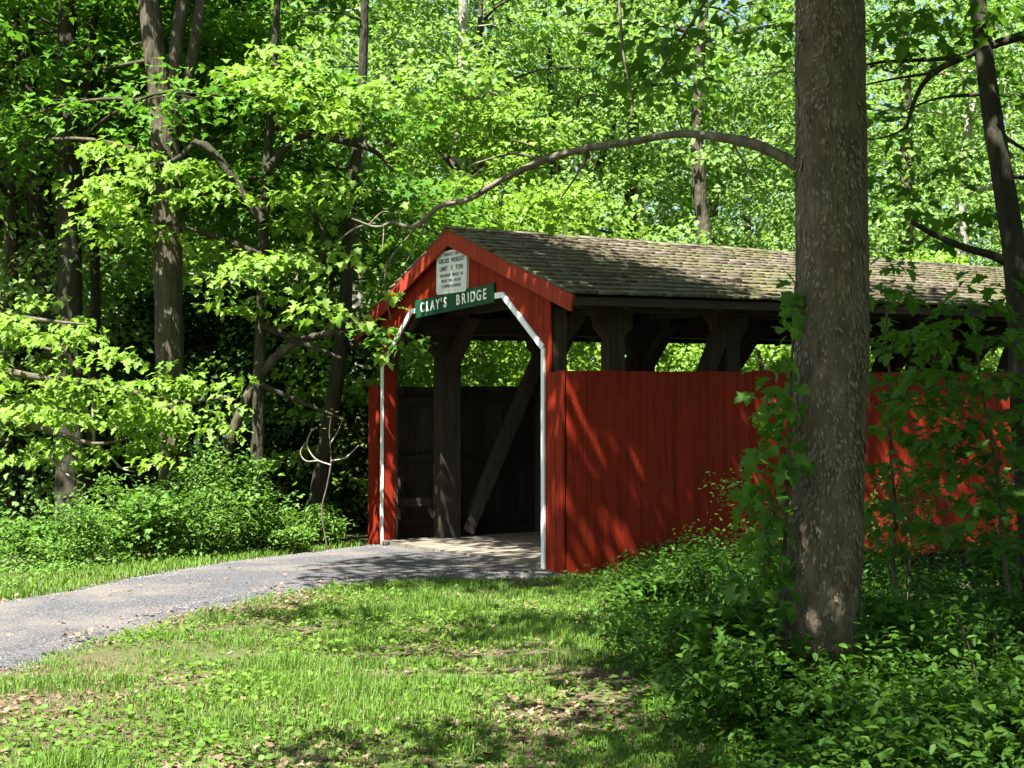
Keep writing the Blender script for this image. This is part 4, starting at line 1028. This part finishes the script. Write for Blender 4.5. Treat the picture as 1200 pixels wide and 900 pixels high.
# ------------------------------------------------------------------ lawn: grass, weeds, fallen leaves, pebbles
def lawn_points(n, x0, x1, y0, y1, seed):
    r_ = np.random.default_rng(seed); x = r_.uniform(x0, x1, n); y = y0 + (y1 - y0) * r_.uniform(0, 1, n) ** 1.15
    sn, sf = side_of_path(x, y); return r_, x, y, sn, sf
r_, x, y, sn, sf = lawn_points(300000, -7, 2.2, 5.5, 17.2, 41)
inview = np.abs(x) < .36 * y + .3
d1 = vnoise(x, y, .45, 21); d2 = vnoise(x, y, 1.6, 22)
edge = -sn
dens = np.clip((d1 * .6 + d2 * .75 - .30) * 2.2, .06, 1) * np.clip(edge / .25, 0, 1)
u = (x - BX) * CA + (y - BY) * SA
k = (edge > 0) & inview & (r_.random(len(x)) < dens) & (u < 0.4)
x, y, d1, d2 = x[k], y[k], d1[k], d2[k]; nb = len(x)
hgt = .8 * (.025 + .085 * np.clip(d1 * 1.3 - .25, 0, 1) + .05 * np.clip(d2 - .5, 0, 1)) * r_.uniform(.6, 1.4, nb)
tall = vnoise(x, y, .33, 29) > .8; hgt = np.where(tall, hgt * 1.7, hgt)
def blades(x, y, hgt, r_, w=.003):
    nb = len(x); az = r_.uniform(0, 2 * PI, nb); ln = hgt * r_.uniform(.1, .8, nb); z = H(x, y)
    dx, dy = np.cos(az), np.sin(az); wx, wy = -dy * w, dx * w
    V = np.zeros((nb, 5, 3))
    for kx, (t, s) in enumerate(((0, 1), (0, -1), (.55, .8), (.55, -.8), (1, 0))):
        V[:, kx, 0] = x + dx * ln * t * t + wx * s; V[:, kx, 1] = y + dy * ln * t * t + wy * s; V[:, kx, 2] = z - .004 + hgt * (t - .18 * t * t)
    f = np.array([[0, 1, 3], [0, 3, 2], [2, 3, 4]])[None] + (np.arange(nb) * 5)[:, None, None]
    return V.reshape(-1, 3), f.reshape(-1, 3)
v, f = blades(x, y, hgt, r_); o = obj('grass', mesh('grass', v, f), M['grass']); tag(o, 'patchy short grass of the lawn before the path', 'grass', kind='stuff')
# verge on the far side
r_, x, y, sn, sf = lawn_points(60000, -9, -1.2, 12.5, 21.5, 42)
k = (sf > 0) & (sf < 1.3) & (r_.random(len(x)) < np.clip(1.3 - sf * .8, .1, 1)) & ((x - BX) * CA + (y - BY) * SA < -.3)
x, y = x[k], y[k]; hgt = .09 * r_.uniform(.5, 1.5, len(x))
v, f = blades(x, y, hgt, r_, .006); o = obj('grass_verge', mesh('grass_verge', v, f), M['grass']); tag(o, 'bright strip of grass between path and shrub bank', 'grass', kind='stuff')
# broad-leaved weeds
r_, x, y, sn, sf = lawn_points(90000, -7, 2.4, 5.5, 17.0, 43)
dn = vnoise(x, y, .6, 24) * .7 + vnoise(x, y, 1.9, 25) * .6; k = (-sn > .02) & (np.abs(x) < .36 * y + .3) & (r_.random(len(x)) < np.clip((dn - .5) * 1.3, .02, .8)) & ((x - BX) * CA + (y - BY) * SA < .4)
x, y = x[k], y[k]; nw = len(x)
pos = np.stack([x, y, H(x, y) + r_.uniform(.005, .05, nw)], -1)
v, f = bake('round', pos, frames(r_.uniform(0, 2 * PI, nw), r_.normal(.1, .35, nw), r_.normal(0, .35, nw)), r_.uniform(.018, .05, nw))
o = obj('lawn_weeds', mesh('lawn_weeds', v, f), M['weed']); tag(o, 'small round leaved weeds growing through the lawn', 'weeds', kind='stuff')
# fallen leaves
r_, x, y, sn, sf = lawn_points(60000, -7, 3, 5.5, 17.0, 44)
dn = vnoise(x, y, .6, 26); k = ((-sn > -.2) | ((sf < 0) & (r_.random(len(x)) < .06))) & (np.abs(x) < .37 * y + .3) & (r_.random(len(x)) < np.clip((dn - .25) * 1.3, .05, .9) * np.where(y < 9.5, 1, .5))
x, y = x[k], y[k]; nw = len(x)
pos = np.stack([x, y, H(x, y) + r_.uniform(.004, .02, nw) + np.where(sn[k] > 0, .05, 0)], -1)
v, f = bake('maple8', pos, frames(r_.uniform(0, 2 * PI, nw), r_.normal(0, .3, nw), r_.normal(0, .4, nw)), r_.uniform(.02, .055, nw))
o = obj('fallen_leaves', mesh('fallen_leaves', v, f), M['litter']); tag(o, 'brown fallen leaves lying between the grass', 'fallen leaves', kind='stuff')
# loose stones on the path
r_, x, y, sn, sf = lawn_points(120000, -9, .6, 8, 21.4, 45)
k = (sn > -.18) & (sf < .12) & (r_.random(len(x)) < np.where((sn < .4) | (sf > -.3), .9, .35)) & ((x - BX) * CA + (y - BY) * SA < -.15)
x, y, sn, sf = x[k], y[k], sn[k], sf[k]; nw = len(x)
ov = np.array([(1, 0, 0), (0, 1, 0), (-1, 0, 0), (0, -1, 0), (0, 0, .7), (0, 0, -.7)], float); of = np.array([[0, 1, 4], [1, 2, 4], [2, 3, 4], [3, 0, 4]])
sz = r_.uniform(.004, .008, nw) * r_.uniform(.7, 1.7, nw)
zt = H(x, y) + np.where((sn > .15) & (sf < -.15), .03, .006)
V = (ov[None] * r_.uniform(.6, 1.3, (nw, 6, 1))) * sz[:, None, None] + np.stack([x, y, zt], -1)[:, None]
f = of[None] + (np.arange(nw) * 6)[:, None, None]
o = obj('loose_gravel', mesh('loose_gravel', V.reshape(-1, 3), f.reshape(-1, 3)), M['stone']); tag(o, 'loose grey stones scattered over the path', 'gravel', kind='stuff')
